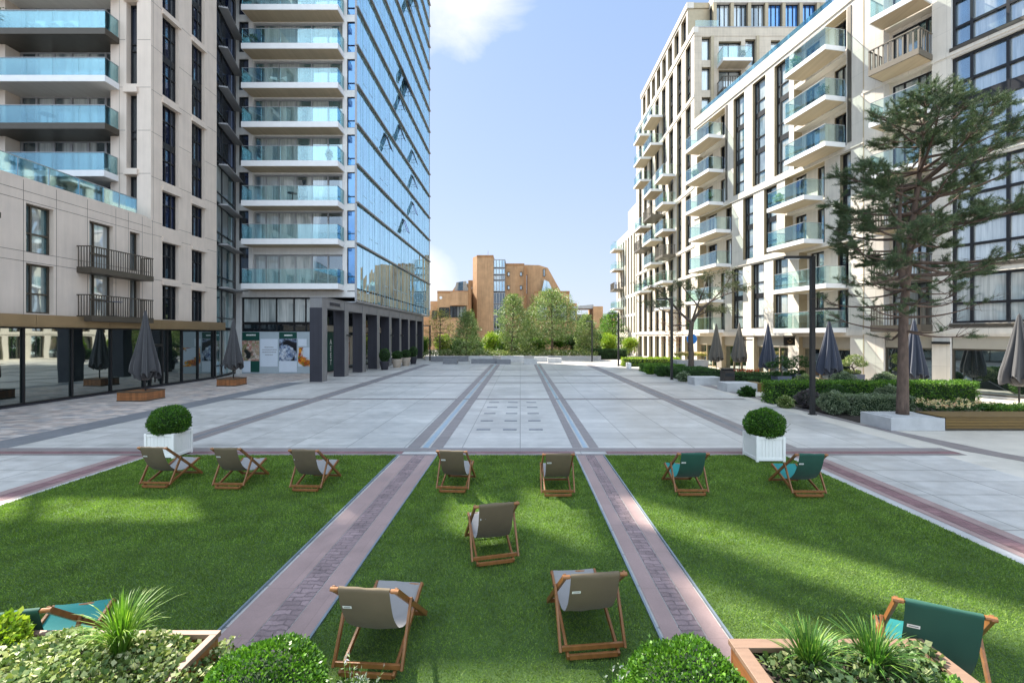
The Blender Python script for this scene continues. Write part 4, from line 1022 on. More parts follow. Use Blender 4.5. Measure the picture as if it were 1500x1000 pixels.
# ------------------------------------------------------------------ white planters with clipped balls
def white_planter(x0, x1, y0, y1, label):
    t = thing('white_planter', label, 'planter', ((x0 + x1) / 2, (y0 + y1) / 2, .01), group='white timber planter boxes'); w, d = (x1 - x0) / 2, (y1 - y0) / 2
    for sx in (-1, 1):
        for sy in (-1, 1): MB().box(sx * w - .03, sx * w + .03, sy * d - .03, sy * d + .03, 0, .61).build('corner_post', 'white_wood', t, bevel=.004)
    for z0, z1 in ((.53, .595), (.03, .10)):
        for sy in (-1, 1): MB().box(-w + .031, w - .031, sy * d - .022, sy * d + .022, z0, z1).build('rail', 'white_wood', t, bevel=.003)
        for sx in (-1, 1): MB().box(sx * w - .022, sx * w + .022, -d + .031, d - .031, z0, z1).build('rail', 'white_wood', t, bevel=.003)
    m = MB(); n = 7
    for k in range(n):
        a = -w + .032 + k * (2 * w - .064) / n; b = a + (2 * w - .064) / n - .005
        for sy in (-1, 1): m.box(a, b, sy * d - .010, sy * d + .010, .101, .529)
        a = -d + .032 + k * (2 * d - .064) / n; b = a + (2 * d - .064) / n - .005
        for sx in (-1, 1): m.box(sx * w - .010, sx * w + .010, a, b, .101, .529)
    m.build('board_panel', 'white_wood', t)
    m = MB(); m.box(-w + .03, w - .03, -d + .03, d - .03, .12, .52); m.build('soil', 'soil', t)
def ball_shrub(x, y, z, r, n, lab, name='box_ball', mat='leaf_box', ls=.045, sq=1., stem=.3, grp='clipped box balls', lump=.05, inner=.8):
    t = thing(name, lab, 'shrub', (x, y, z - r * sq - stem + .02), group=grp)
    P, D = ballpts(n, (0, 0, r * sq + stem), r, sq, inner, lump)
    st_ = NP.uniform(0, 1, len(P)) < .02; P[st_] = (P[st_] - np.array((0, 0, r * sq + stem))) * NP.uniform(1.02, 1.09, (st_.sum(), 1)) + np.array((0, 0, r * sq + stem)); leaves('foliage', P, jig(D, .55), ls * NP.uniform(.6, 1.3, len(P)), mat, t, .6)
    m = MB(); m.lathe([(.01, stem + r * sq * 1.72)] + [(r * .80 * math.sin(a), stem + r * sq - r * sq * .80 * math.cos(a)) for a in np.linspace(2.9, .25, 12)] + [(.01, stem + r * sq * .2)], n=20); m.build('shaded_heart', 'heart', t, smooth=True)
    m = MB(); m.tube([(0, 0, 0), (0, 0, stem + r * .5)], .03, 8); m.build('stem', 'bark_grey', t)
    return t
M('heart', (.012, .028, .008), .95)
def sprig(name, x, y, z, n, h, mat, lab, cat='plant', spread=.15, sl=.03, grp=None):
    t = thing(name, lab, cat, (x, y, z), group=grp); Ps = []; Ds = []; m = MB()
    for k in range(n):
        a = rnd.uniform(0, 6.28); q = rnd.uniform(.2, 1); tip = Vector((math.cos(a) * spread * q, math.sin(a) * spread * q, h * rnd.uniform(.6, 1)))
        m.tube([(0, 0, 0), tuple(tip * .5 + Vector((0, 0, .02))), tuple(tip)], [.004, .003, .0015], 4)
        for i in range(16): f = rnd.uniform(.3, 1); Ps.append(tuple(tip * f)); Ds.append((rnd.gauss(0, 1), rnd.gauss(0, 1), .8))
    m.build('stem', 'leaf_hedge', t); leaves('foliage', np.array(Ps), np.array(Ds), sl, mat, t, .35); return t
white_planter(-9.08, -8.42, 11.05, 11.65, 'white slatted planter box at the far corner of the left lawn')
ball_shrub(-8.72, 11.33, .84, .44, 9000, 'clipped box ball in the white planter by the left lawn', ls=.042, stem=.0, sq=.86)
white_planter(5.6, 6.23, 10.76, 11.38, 'white slatted planter box at the far edge of the right lawn')
ball_shrub(5.92, 11.05, .82, .43, 9000, 'clipped box ball in the white planter by the right lawn', ls=.042, stem=.0, sq=.88)
sprig('trailing_plant', -9.0, 11.15, .6, 14, .28, 'leaf_dark', 'wispy trailing plant at the edge of the left white planter', spread=.2, grp='wispy plants in white planters')
sprig('trailing_plant', 6.15, 10.9, .58, 16, .36, 'leaf_dark', 'wispy trailing plant at the edge of the right white planter', spread=.3, grp='wispy plants in white planters')
sprig('trailing_plant', -8.55, 11.12, .6, 10, .2, 'leaf_grey', 'pale small leaved plant under the left planter ball', spread=.22)

# ------------------------------------------------------------------ foreground planters
def wood_planter(x0, x1, y0, y1, h, label, rimw=.09):
    t = thing('wooden_planter', label, 'planter', ((x0 + x1) / 2, (y0 + y1) / 2, 0.01), group='brown plank planters'); w, d = (x1 - x0) / 2, (y1 - y0) / 2
    m = MB()
    for k in range(4):
        z0 = .04 + k * (h - .08) / 4; z1 = z0 + (h - .08) / 4 - .012
        m.box(-w, w, -d, -d + .03, z0, z1).box(-w, w, d - .03, d, z0, z1).box(-w, -w + .03, -d + .031, d - .031, z0, z1).box(w - .03, w, -d + .031, d - .031, z0, z1)
    m.build('plank_side', 'corten_wood', t, bevel=.003)
    m = MB(); q = rimw; m.box(-w - .015, w + .015, -d - .015, -d + q, h - .04, h).box(-w - .015, w + .015, d - q, d + .015, h - .04, h).box(-w - .015, -w + q, -d + q + .001, d - q - .001, h - .04, h).box(w - q, w + .015, -d + q + .001, d - q - .001, h - .04, h)
    m.build('rim', 'rim_wood', t, bevel=.004)
    m = MB(); m.box(-w + .031, w - .031, -d + .031, d - .031, .03, h - .07); m.build('soil', 'soil', t)
    return t
def mound(n, x0, x1, y0, y1, z, hgt, over=.12):
    P = np.stack([NP.uniform(x0 - over, x1 + over, n), NP.uniform(y0 - over, y1 + over, n), np.zeros(n)], 1)
    u = np.abs((P[:, 0] - (x0 + x1) / 2) / ((x1 - x0) / 2)); v = np.abs((P[:, 1] - (y0 + y1) / 2) / ((y1 - y0) / 2)); e = np.maximum(u, v)
    P[:, 2] = z + hgt * np.clip(1 - e ** 3, -.6, 1) + .06 * np.sin(P[:, 0] * 6) * np.sin(P[:, 1] * 8 + P[:, 0] * 3) - NP.uniform(0, 1, n) ** 2 * .14
    D = np.stack([NP.normal(0, .8, n) , NP.normal(0, .8, n) - .2, np.full(n, .35)], 1); return P, D
def tuft(x, y, z, n, h, lab, sp=.55, mat='leaf_sedge', w=.009, name='sedge_tuft'):
    """arching grass blades"""
    V = []; 
    for k in range(n):
        a = NP.uniform(0, 6.283); l = h * NP.uniform(.55, 1.15); lean = NP.uniform(.1, 1.) * sp; ww = w * NP.uniform(.6, 1.2)
        dx, dy = math.cos(a), math.sin(a); px, py = -dy * ww / 2, dx * ww / 2; r0 = .05 * NP.uniform(0, 1)
        pts = []
        for q in (0, .35, .65, .88, 1): pts.append((r0 * dx + dx * l * lean * q ** 1.7, r0 * dy + dy * l * lean * q ** 1.7, l * (q - .55 * lean * q ** 2.6)))
        prev = None
        for i in range(4):
            t0 = (1, 1, .8, .5, .05)[i]; t1 = (1, 1, .8, .5, .05)[i + 1]; p, q = pts[i], pts[i + 1]
            V += [(p[0] - px * t0, p[1] - py * t0, p[2]), (p[0] + px * t0, p[1] + py * t0, p[2]), (q[0] + px * t1, q[1] + py * t1, q[2]), (q[0] - px * t1, q[1] - py * t1, q[2])]
    V = np.array(V); o = npmesh(name, V, np.arange(len(V)).reshape(-1, 4), mat); o.location = (x, y, z); return tag(o, lab, 'grass tuft', 'tufted grasses in the wooden planters')
wood_planter(-5.2, -2.36, 2.3, 3.56, .68, 'brown plank planter at bottom left, overgrown with pale ivy', .04)
P, D = mound(26000, -5.1, -2.42, 2.36, 3.5, .68, .2, .16); P[:, 2] -= .12 * np.clip((-3.2 - P[:, 0]) / .8, 0, 1); o = leaves('ivy', P, D,   .041 * NP.uniform(.6, 1.25, len(P)), 'leaf_ivy', None, .8, .5); tag(o, 'cream and green variegated ivy spilling over the bottom left planter', 'ivy')
tuft(-2.85, 3.25, .74, 240, .42, 'bright green tuft of long grass rising out of the ivy', .8)
ball_shrub(-3.92, 3.35, .62, .22, 3500, 'low yellow green shrub at the bottom left corner in front of green chair', 'leafy_shrub', 'leaf_lime', .05, 1., .1, None, .15)
ball_shrub(-1.87, 3.28, .26, .47, 21000, 'large round clipped box shrub at the bottom, beside the ivy planter', 'box_ball', 'leaf_box_near', .029, .95, .0, lump=.05, inner=.86)
ball_shrub(1.19, 3.25, .28, .47, 21000, 'large round clipped box shrub at the bottom, beside the planter with grasses', 'box_ball', 'leaf_box_near', .029, .95, .0, lump=.05, inner=.86)
sprig('lavender', -1.22, 3.3, .02, 46, .55, 'leaf_lavender', 'grey lavender between the left box ball and the deck chair', spread=.24, sl=.035, grp='lavender plants')
sprig('lavender', .66, 3.15, .02, 26, .62, 'leaf_lavender', 'grey lavender sprigs beside the right box ball', spread=.2, sl=.035, grp='lavender plants')
wood_planter(1.6, 3.05, 2.15, 3.46, .68, 'brown plank planter at bottom right with a pale wood rim and grasses')
P, D = mound(5200, 1.74, 3.0, 2.25, 3.38, .67, .12, .0); o = leaves('ivy', P, D, .05 * NP.uniform(.6, 1.25, len(P)), 'leaf_ivy_dark', None, .8, .5); tag(o, 'dark variegated ivy at the foot of grasses in bottom right planter', 'ivy')
for i, (x, y, l) in enumerate(((1.98, 3.12, 'dark green tuft of arching grass at the left of the bottom right planter'), (2.42, 3.12, 'dark green tuft of arching grass in the middle of the bottom right planter'))): tuft(x, y, .66, 300, .40, l, .8, 'leaf_sedge_dark', .010)
ball_shrub(2.72, 2.85, .66, .15, 1200, 'lime green leafy plant at the foot of the large green deck chair', 'leafy_shrub', 'leaf_hedge', .05, .6, .05, None, .25, .4)

# ------------------------------------------------------------------ closed parasols
def parasol(x, y, top, hem, rad, mat, lab, base=True, z0=0.):
    t = thing('closed_parasol', lab, 'parasol', (x, y, z0), group='closed parasols round the square')
    n = 96; m = MB(); prof = []
    for k in range(22):
        q = k / 21; z = top - (top - hem) * q; prof.append((.05 + (rad - .05) * (.12 * math.sqrt(q) + .88 * q ** 1.15) * (1 - .10 * max(0, (q - .85) / .15)), z))
    ph = rnd.uniform(0, 6)
    def mod(a, q): return 1 + .25 * q ** .5 * math.sin(8 * a + ph + .5 * math.sin(3 * q + a)) + .07 * q * math.sin(19 * a + 3 * q + ph) + .05 * math.sin(a * 2 + ph + q * 5)
    m.lathe(prof, n=n, mod=mod)
    for i in range(21 * n, 22 * n):     # uneven hem
        v = m.v[i]; a = math.atan2(v[1], v[0]); m.v[i] = (v[0], v[1], v[2] + .16 * math.sin(8 * a + ph + 1.2) + .10 * math.sin(3 * a + ph))
    m.build('canopy', mat, t, smooth=True, recalc=False)
    m = MB(); m.lathe([(rad * .72 * (1 + .1), hem + .10), (rad * .55, hem - .12), (rad * .22, hem - .26), (.05, hem - .20)], n=48, mod=lambda a, q: 1 + .22 * math.sin(8 * a + ph + 2)); m.build('valance', mat, t, smooth=True)
    m = MB(); m.tube([(0, 0, 0), (0, 0, top)], .032, 10); m.build('pole', 'lamp_metal', t)
    m = MB(); m.tube([(0, 0, top - .02), (0, 0, top + .07)], [.06, .02], 10); m.build('cap', mat, t)
    return t
def base_box(x0, x1, y0, y1, h, lab):
    t = thing('parasol_base', lab, 'parasol base', ((x0 + x1) / 2, (y0 + y1) / 2, .004), group='timber boxes weighting the parasols'); w, d = (x1 - x0) / 2, (y1 - y0) / 2; m = MB()
    n = 9
    for k in range(n):
        a = -w + k * 2 * w / n; b = a + 2 * w / n - .006; m.box(a, b, -d, -d + .025, .05, h - .05).box(a, b, d - .025, d, .05, h - .05)
        a = -d + .026 + k * (2 * d - .052) / n; b = a + (2 * d - .052) / n - .006; m.box(-w, -w + .025, a, b, .05, h - .05).box(w - .025, w, a, b, .05, h - .05)
    m.build('board_side', 'corten_wood', t)
    m = MB()
    for z0, z1 in ((0, .049), (h - .049, h)):
        m.box(-w - .01, w + .01, -d - .01, -d + .05, z0, z1).box(-w - .01, w + .01, d - .05, d + .01, z0, z1).box(-w - .01, -w + .05, -d + .051, d - .051, z0, z1).box(w - .05, w + .01, -d + .051, d - .051, z0, z1)
    m.build('frame', 'bronze', t)
    m = MB(); m.box(-w + .03, w - .03, -d + .03, d - .03, .02, h - .03); m.build('lid', 'corten_wood', t)
base_box(-18.25, -17.0, 20.6, 21.8, .45, 'brown timber parasol base on mosaic paving, nearest of the pair on the left')
base_box(-17.8, -16.75, 26.7, 27.9, .45, 'brown timber parasol base near the poster hoarding on the left')
parasol(-17.45, 21.2, 3.65, .75, .50, 'umbrella_grey', 'closed grey parasol before the dark shopfront, larger of the left pair', z0=.43)
parasol(-17.2, 27.3, 3.5, .75, .46, 'umbrella_grey', 'closed grey parasol beside the poster hoarding of the glass tower', z0=.43)
for x, y, tp, hm, rd, mt, l in ((15.5, 36, 3.86, 1.15, .5, 'umbrella_taupe', 'closed taupe parasol beside the umbrella pine, farthest of the right row'), (16.6, 34.5, 3.9, 1.2, .5, 'umbrella_taupe', 'closed taupe parasol, second in the right row, near the teal door'),
                                (16.65, 30.6, 3.73, 1.0, .52, 'umbrella_navy', 'closed navy parasol behind the two grey bonsai planters'), (17.1, 25.2, 3.8, 1.05, .58, 'umbrella_navy', 'closed navy parasol between the near lamp post and the big pine'),
                                (19.2, 22.2, 3.7, 1.0, .5, 'umbrella_navy', 'closed navy parasol half hidden behind the big pine trunk'), (21.15, 19.3, 3.85, 1.1, .58, 'umbrella_grey', 'closed grey parasol cut by the right edge of the view')):
    parasol(x, y, tp, hm, rd, mt, l)

# ------------------------------------------------------------------ lamp posts
def lamp(x, y, h, lab, a=1.05, low=1.0):
    t = thing('lamp_post', lab, 'lamp post', (x, y, 0), group='square dark lamp posts')
    m = MB(); m.box(-.075, .075, -.075, .075, 0, h); m.build('post', 'lamp_metal', t, bevel=.006)
    m = MB(); m.box(-.11, .11, -.11, .11, 0, .03); m.build('base_plate', 'lamp_metal', t)
    m = MB(); m.box(-a, -.076, -.06, .06, h - .10, h); m.build('lamp_arm', 'lamp_metal', t, bevel=.005)
    m = MB(); m.box(-a + .05, -a + .55, -.045, .045, h - .118, h - .101); m.build('lamp_lens', 'white_paint', t)
    if low: m = MB(); m.box(.076, low, -.045, .045, h * .66, h * .66 + .08); m.build('lamp_arm', 'lamp_metal', t); m = MB(); m.box(low - .45, low - .05, -.035, .035, h * .66 - .016, h * .66 - .001); m.build('lamp_lens', 'white_paint', t)
lamp(11.07, 17.25, 6.0, 'tall square dark lamp post in front of the near hedge on the right'); lamp(10.25, 30.8, 5.5, 'square dark lamp post beside the dark clipped hedge and umbrella pine')
lamp(9.6, 44.5, 5.2, 'square dark lamp post at the far right end of the square'); lamp(8.3, 52.6, 4.7, 'thin lamp post before the low far wall, right of the far pines', .7, 0); lamp(-10.7, 54, 4.2, 'thin lamp post beyond the colonnade, at the left end of far wall', -.7 if 0 else .8, 0)

# ------------------------------------------------------------------ benches, walls, pots
def block(x0, x1, y0, y1, h, mat, name, lab, cat, grp=None, z0=0.):
    m = MB(); cx, cy = (x0 + x1) / 2, (y0 + y1) / 2; m.box(x0 - cx, x1 - cx, y0 - cy, y1 - cy, .0, h)
    if h > .35: m.box(x0 - cx + .02, x1 - cx - .02, y0 - cy - .003, y0 - cy, .10, .13)
    o = m.build(name, mat, bevel=.012); o.location = (cx, cy, z0); return tag(o, lab, cat, grp)
tp = thing('tree_planter', 'pale concrete block around the foot of the big pine', 'planter', (12.5, 14.95, 0))
m = MB(); m.box(-.85, .85, -.65, .65, 0, .40); m.build('concrete_block', 'concrete', tp, bevel=.012)
m = MB(); m.box(-.7, .7, -.5, .5, .40, .415); m.build('gravel_top', 'concrete', tp)
wb = thing('wooden_bench', 'long low wooden slatted bench joined to the pine planter', 'bench', (15.2, 14.8, 0))
m = MB()
for k in range(4): m.box(-1.83, 2.6, -.5, -.47, .07 + k * .088, .07 + k * .088 + .08)
m.build('front_slats', 'bench_wood', wb, bevel=.003)
m = MB()
for k in range(7): m.box(-1.95, 2.6, -.515 + k * .143, -.515 + k * .143 + .13, .425, .455)
m.build('seat_slats', 'bench_wood', wb, bevel=.003)
m = MB(); m.box(-1.83, 2.58, -.465, .46, 0, .42); m.build('bench_core', 'bronze', wb)
block(10.95, 12.55, 24.1, 25.3, .45, 'concrete', 'concrete_bench', 'pale concrete bench with a wooden end, left of the near hedge', 'bench', 'concrete benches')
block(12.56, 13.0, 24.15, 25.25, .45, 'bench_wood', 'wooden_bench', 'short wooden seat at the end of the concrete bench', 'bench')
block(10.5, 12.2, 27.4, 28.6, .45, 'concrete', 'concrete_bench', 'pale concrete bench beside the dark litter bin', 'bench', 'concrete benches')
lbn = thing('litter_bin', 'dark brown square litter bin between the two concrete benches', 'litter bin', (12.1, 26.6, 0))
m = MB(); m.box(-.3, .3, -.3, .3, .03, .95); m.box(-.33, .33, -.33, .33, 1.02, 1.08); m.build('body', 'bin_dark', lbn, bevel=.01)
m = MB(); m.box(-.26, .26, -.31, -.301, .62, .82); m.box(-.25, .25, -.25, .25, .951, 1.02); m.build('opening', 'dark_inside', lbn)
block(9.75, 10.0, 41.0, 42.0, .5, 'white_paint', 'stone_block', 'small white block at the end of the far lime hedge', 'block')
seats = [(-8.1, -6.6, 47.6, 48.4, .5, 'granite_seat', 'dark granite block seat, leftmost of the far row'), (-5.2, -2.5, 48.3, 49.1, .48, 'granite_seat', 'longest dark granite seat in the far row'), (-2.45, -1.0, 47.5, 48.3, .46, 'granite_seat', 'dark granite block seat against the right end of the long one'),
         (.36, 1.76, 47.6, 48.4, .5, 'concrete', 'pale stone block seat in the far row, in line with the right channel'), (3.0, 4.5, 49.4, 50.2, .5, 'concrete', 'pale stone block seat at the right end of the far row')]
for a, b, c_, d, h, mt, l in seats: block(a, b, c_, d, h, mt, 'stone_bench', l, 'stone seat', 'stone block seats at the far end')
walls = [(-10.2, -6.0, 52.0, 52.6, .55, 'granite_seat', 'low dark stone wall behind the leftmost far seat'), (-5.9, -3.2, 52.5, 53.1, .6, 'concrete', 'low pale wall behind the longest far seat'), (-2.2, 0.4, 52.0, 52.6, .65, 'concrete', 'low pale wall in the middle of the far end'), (1.6, 3.2, 51.6, 52.2, .55, 'concrete', 'low pale wall right of middle at the far end')]
for a, b, c_, d, h, mt, l in walls: block(a, b, c_, d, h, mt, 'low_wall', l, 'low wall', 'low walls at the far end')
block(-11.5, 9.8, 55.2, 55.6, .5, 'edge_stone', 'retaining_wall', 'long pale retaining wall below the far planting', 'wall')
def pot(x, y, h, r, mat, lab, tall=1.):
    t = thing('round_pot', lab, 'plant pot', (x, y, 0.0), group='pots along the colonnade')
    m = MB(); m.lathe([(r * .6, 0), (r * .68, .05), (r * .95, h * .8), (r, h * .95), (r, h), (r * .88, h), (r * .85, h - .06), (.01, h - .06)], n=20); m.build('pot_body', mat, t, smooth=True)
pots = [(-11.8, 39.6, .75, .42, 'granite_dark', 'dark pot, nearest of the four along the colonnade', 'tall dark green shrub in the nearest colonnade pot', .45, 1.25), (-11.5, 42.5, .8, .48, 'terracotta_pale', 'pale pot beside the nearest dark pot on the colonnade', 'rounded box shrub in the pale pot next to the nearest dark pot', .47, .8),
        (-11.3, 45.0, .8, .48, 'terracotta_pale', 'pale pot farther along, third of the four colonnade pots', 'rounded box shrub in the farther pale colonnade pot', .47, .8), (-11.2, 47.7, .75, .40, 'granite_dark', 'dark pot farthest along the colonnade', 'tall shrub in the farthest dark colonnade pot', .42, 1.3)]
for x, y, h, r, mt, l, l2, br_, sq in pots: pot(x, y, h, r, mt, l); ball_shrub(x, y, h + br_ * sq * .9, br_, 1800, l2, 'potted_shrub', 'leaf_dark', .08, sq, .02, 'shrubs in the colonnade pots')

# ------------------------------------------------------------------ hedges and shrubs on the right
def hedge(x0, x1, y0, y1, z, n, mat, ls, lab, name='clipped_hedge', rot=0.):
    cx, cy = (x0 + x1) / 2, (y0 + y1) / 2; t = thing(name, lab, 'hedge', (cx, cy, 0), rot, group='clipped hedges on the right')
    P, D = boxpts(n, x0 - cx, x1 - cx, y0 - cy, y1 - cy, .02, z); leaves('foliage', P, jig(D, .7), ls * NP.uniform(.6, 1.3, n), mat, t, .6)
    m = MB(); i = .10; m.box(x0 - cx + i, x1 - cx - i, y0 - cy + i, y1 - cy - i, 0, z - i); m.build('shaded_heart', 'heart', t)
hedge(10.95, 20.0, 19.8, 20.7, .95, 22000, 'leaf_hedge', .07, 'long bright green clipped hedge behind the near lamp post')
hedge(12.35, 14.7, 16.9, 17.7, .72, 9000, 'leaf_grey', .055, 'low grey green variegated hedge left of the big pine trunk')
hedge(16.4, 19.2, 15.6, 16.3, .55, 6000, 'leaf_hedge', .06, 'low green hedge behind the wooden bench at the right edge')
hedge(10.75, 13.4, 30.2, 33.6, .70, 9000, 'leaf_dark', .08, 'dark clipped hedge at the foot of the umbrella pine')
hedge(12.9, 15.6, 25.6, 26.4, .62, 6000, 'leaf_dark', .07, 'dark low hedge behind the concrete bench with wooden end')
hedge(12.7, 16.5, 27.4, 28.2, .7, 6000, 'leaf_dark', .07, 'dark low hedge running right from behind the litter bin')
hedge(10.0, 15.4, 43.8, 45.2, .8, 5000, 'leaf_lime', .10, 'yellow green hedge at far right end of the square')
hedge(10.1, 13.2, 36.2, 38.8, .62, 5000, 'leaf_hedge', .09, 'green clipped hedge between the two farther lamp posts')
hedge(9.2, 13.5, 57.5, 59.0, 1.2, 5000, 'leaf_dark', .12, 'dark green hedge right of the far retaining wall')
sh = [(11.9, 17.3, .42, .48, 4500, 'leaf_grey', .06, 'round grey green bush right beside the near lamp post'), (11.75, 18.6, .38, .40, 3000, 'leaf_purple', .07, 'purplish bush in front of long bright hedge'), (11.0, 18.9, .20, .26, 1200, 'leaf_ivy', .09, 'pale leaved low plant at the left end of the bright hedge'),
      (11.15, 22.4, .14, .26, 700, 'leaf_dark', .17, 'dark broad leaved plant in front of the wooden ended bench'), (14.5, 17.9, .55, .5, 4000, 'leaf_grey', .06, 'grey green bush directly behind the big pine trunk'), (15.4, 21.7, .8, .5, 3000, 'leaf_grey', .06, 'grey green bush behind the bright hedge, left of the near parasol'),
      (17.3, 21.6, .8, .48, 3000, 'leaf_grey', .06, 'grey green bush behind the bright hedge, under the near navy parasol'), (13.6, 21.8, .75, .42, 2500, 'leaf_ivy', .06, 'pale yellowish bush behind the left part of bright hedge'), (13.0, 18.7, .5, .45, 3000, 'leaf_dark', .07, 'dark bush between bright hedge and grey low hedge'),
      (10.35, 33.4, .32, .42, 2000, 'leaf_dark', .09, 'round dark bush left of the dark hedge'), (10.1, 35.2, .3, .4, 2000, 'leaf_hedge', .09, 'round green bush beyond the dark hedge'), (10.6, 29.6, .28, .36, 1500, 'leaf_grey', .09, 'small grey bush by the second lamp post')]
for x, y, z, r, n, mt, ls, l in sh: ball_shrub(x, y, z, r, n, l, 'rounded_bush', mt, ls, .85, .0, 'rounded bushes in the right beds', .16, .7)
def flowers(x0, x1, y0, y1, z, n, nf, pm, lab, lm='leaf_dark'):
    t = thing('flower_bed', lab, 'flowers', ((x0 + x1) / 2, (y0 + y1) / 2, 0)); cx, cy = (x0 + x1) / 2, (y0 + y1) / 2
    P, D = mound(n, x0 - cx, x1 - cx, y0 - cy, y1 - cy, z - .08, .08, .05); leaves('foliage', P, jig(D, .4), .08, lm, t, .5)
    C = np.stack([NP.uniform(x0 - cx, x1 - cx, nf), NP.uniform(y0 - cy, y1 - cy, nf), z + NP.uniform(-.05, .09, nf)], 1)
    P = np.repeat(C, 9, 0) + NP.normal(0, .022, (nf * 9, 3)); leaves('blossom', P, NP.normal(size=P.shape) + np.array([0, -.3, .8]), .055, pm, t, .8)
flowers(14.7, 17.3, 16.0, 17.4, .5, 5000, 130, 'petal_cream', 'bed of cream and peach flowers behind the wooden bench')
hb = thing('flower_trough', 'pale trough of yellow cream flowers behind the umbrella pine', 'planter', (14.2, 38.0, 0)); m = MB(); m.box(-1.3, 1.3, -.5, .5, 0, .95); m.build('trough', 'concrete', hb, bevel=.01)
flowers(13.0, 15.4, 37.55, 38.45, 1.5, 3500, 260, 'petal_cream', 'yellow cream flowers filling the trough by the umbrella pine', 'leaf_yellow')
fl_ = thing('flower_trough', 'low timber trough with red flowers by the taupe parasols', 'planter', (16.2, 33.2, 0)); m = MB(); m.box(-1.2, 1.2, -.3, .3, 0, .35); m.build('trough', 'corten_wood', fl_, bevel=.01)
flowers(15.05, 17.3, 32.95, 33.45, .42, 900, 90, 'petal_red', 'red flowers in the low timber trough')
def bonsai(x, y, w, h, lab, lab2, fm='leaf_dark'):
    t = thing('grey_planter', lab, 'planter', (x, y, 0), group='blue grey planter boxes by the cafe'); m = MB()
    m.vprism([(-w * .42, 0), (w * .42, 0), (w * .5, h), (-w * .5, h)], -w * .45, w * .45); m.build('planter_box', 'planter_grey', t, bevel=.01)
    b = thing('cloud_pruned_tree', lab2, 'small tree', (x, y, h), group='small trees in grey planters'); m = MB()
    m.tube([(0, 0, -.05), (.05, 0, .2), (-.06, .02, .45), (.1, 0, .75)], [.05, .045, .035, .02], 8); m.tube([(-.04, 0, .35), (-.35, .05, .55)], [.03, .012], 6); m.tube([(.0, 0, .3), (.32, -.05, .5)], [.03, .012], 6); m.build('trunk', 'bark_grey', b)
    Ps, Ds = [], []
    for cx, cy, cz, r in ((-.45, .05, .62, .33), (.4, -.05, .58, .32), (.08, .0, .88, .38), (-.3, 0, .12, .25), (.25, .1, .1, .2)):
        P, D = ballpts(700, (cx, cy, cz), r, .5, .4, .15); Ps.append(P); Ds.append(D)
    leaves('foliage', np.concatenate(Ps), jig(np.concatenate(Ds), .6), .07, fm, b, .5)
bonsai(14.45, 25.2, .78, .75, 'blue grey planter box behind the bright hedge, left of the pair', 'cloud pruned tree in the left grey planter', 'leaf_dark')
bonsai(16.1, 26.4, .66, .75, 'blue grey planter box beside the cafe window, right of the pair', 'cloud pruned tree in the right grey planter by the cafe window', 'leaf_dark')
bonsai(18.5, 25.3, .8, .85, 'blue grey planter box right of the navy parasol', 'pale flowering shrub in the grey planter right of the navy parasol', 'leaf_ivy')
bs = thing('blue_sign', 'round blue sign on a bracket beyond the umbrella pine', 'sign', (13.9, 36.9, 0)); m = MB(); m.tube([(0, 0, 0), (0, 0, 3.05)], .025, 6); m.build('post', 'lamp_metal', bs)
m = MB(); m.tube([(0, -.04, 2.7), (0, .04, 2.7)], .42, 20); m.build('sign_disc', 'sign_blue', bs)

# ------------------------------------------------------------------ trees
def limb(m, pts, r0, r1, n=7):
    """smooth tapering limb through control points"""
    P = [Vector(p) for p in pts]; Q = []
    for k in range(len(P) - 1):
        a, b, c, d = P[max(0, k - 1)], P[k], P[k + 1], P[min(len(P) - 1, k + 2)]
        for i in range(4):
            t = i / 4; Q.append(.5 * ((2 * b) + (c - a) * t + (2 * a - 5 * b + 4 * c - d) * t * t + (3 * b - a - 3 * c + d) * t ** 3))
    Q.append(P[-1]); m.tube([tuple(q) for q in Q], [r0 + (r1 - r0) * (i / (len(Q) - 1)) ** .8 for i in range(len(Q))], n); return Q
def needles(tips, dirs, per, ln, wd):
    """bottle-brush of thin needles round every twig end"""
    n = len(tips); T = np.repeat(np.array(tips), per, 0); D = unit(np.repeat(np.array(dirs), per, 0))
    back = NP.uniform(0, 1, (n * per, 1)); P = T - D * back * .26 + NP.normal(0, .012, T.shape)
    nd = unit(D * .75 + NP.normal(0, .75, T.shape)); S = unit(np.cross(nd, NP.normal(size=T.shape))) * wd * .5
    L_ = ln * NP.uniform(.6, 1.2, (n * per, 1)); V = np.stack([P - S, P + S, P + nd * L_], 1).reshape(-1, 3); return V, np.arange(len(V)).reshape(-1, 3)
bp = thing('pine_tree', 'big dark pine with bare lower branches standing in the concrete block', 'tree', (12.55, 14.95, .40))
m = MB(); tr = limb(m, [(0, 0, -.02), (.02, 0, 1.5), (.06, .02, 3.2), (.2, 0, 5.0), (.42, .05, 6.6), (.62, 0, 8.4), (.74, 0, 9.8), (.82, 0, 10.6)], .185, .025, 12)
limb(m, [(.08, 0, 4.2), (-.06, .05, 5.2), (-.05, .05, 6.6), (.1, .1, 7.8)], .12, .03, 8)
tips, dirs = [], []
def trunk_at(z): 
    return min(tr, key=lambda q: abs(q.z - z))
random.seed(5)
NBR = 104
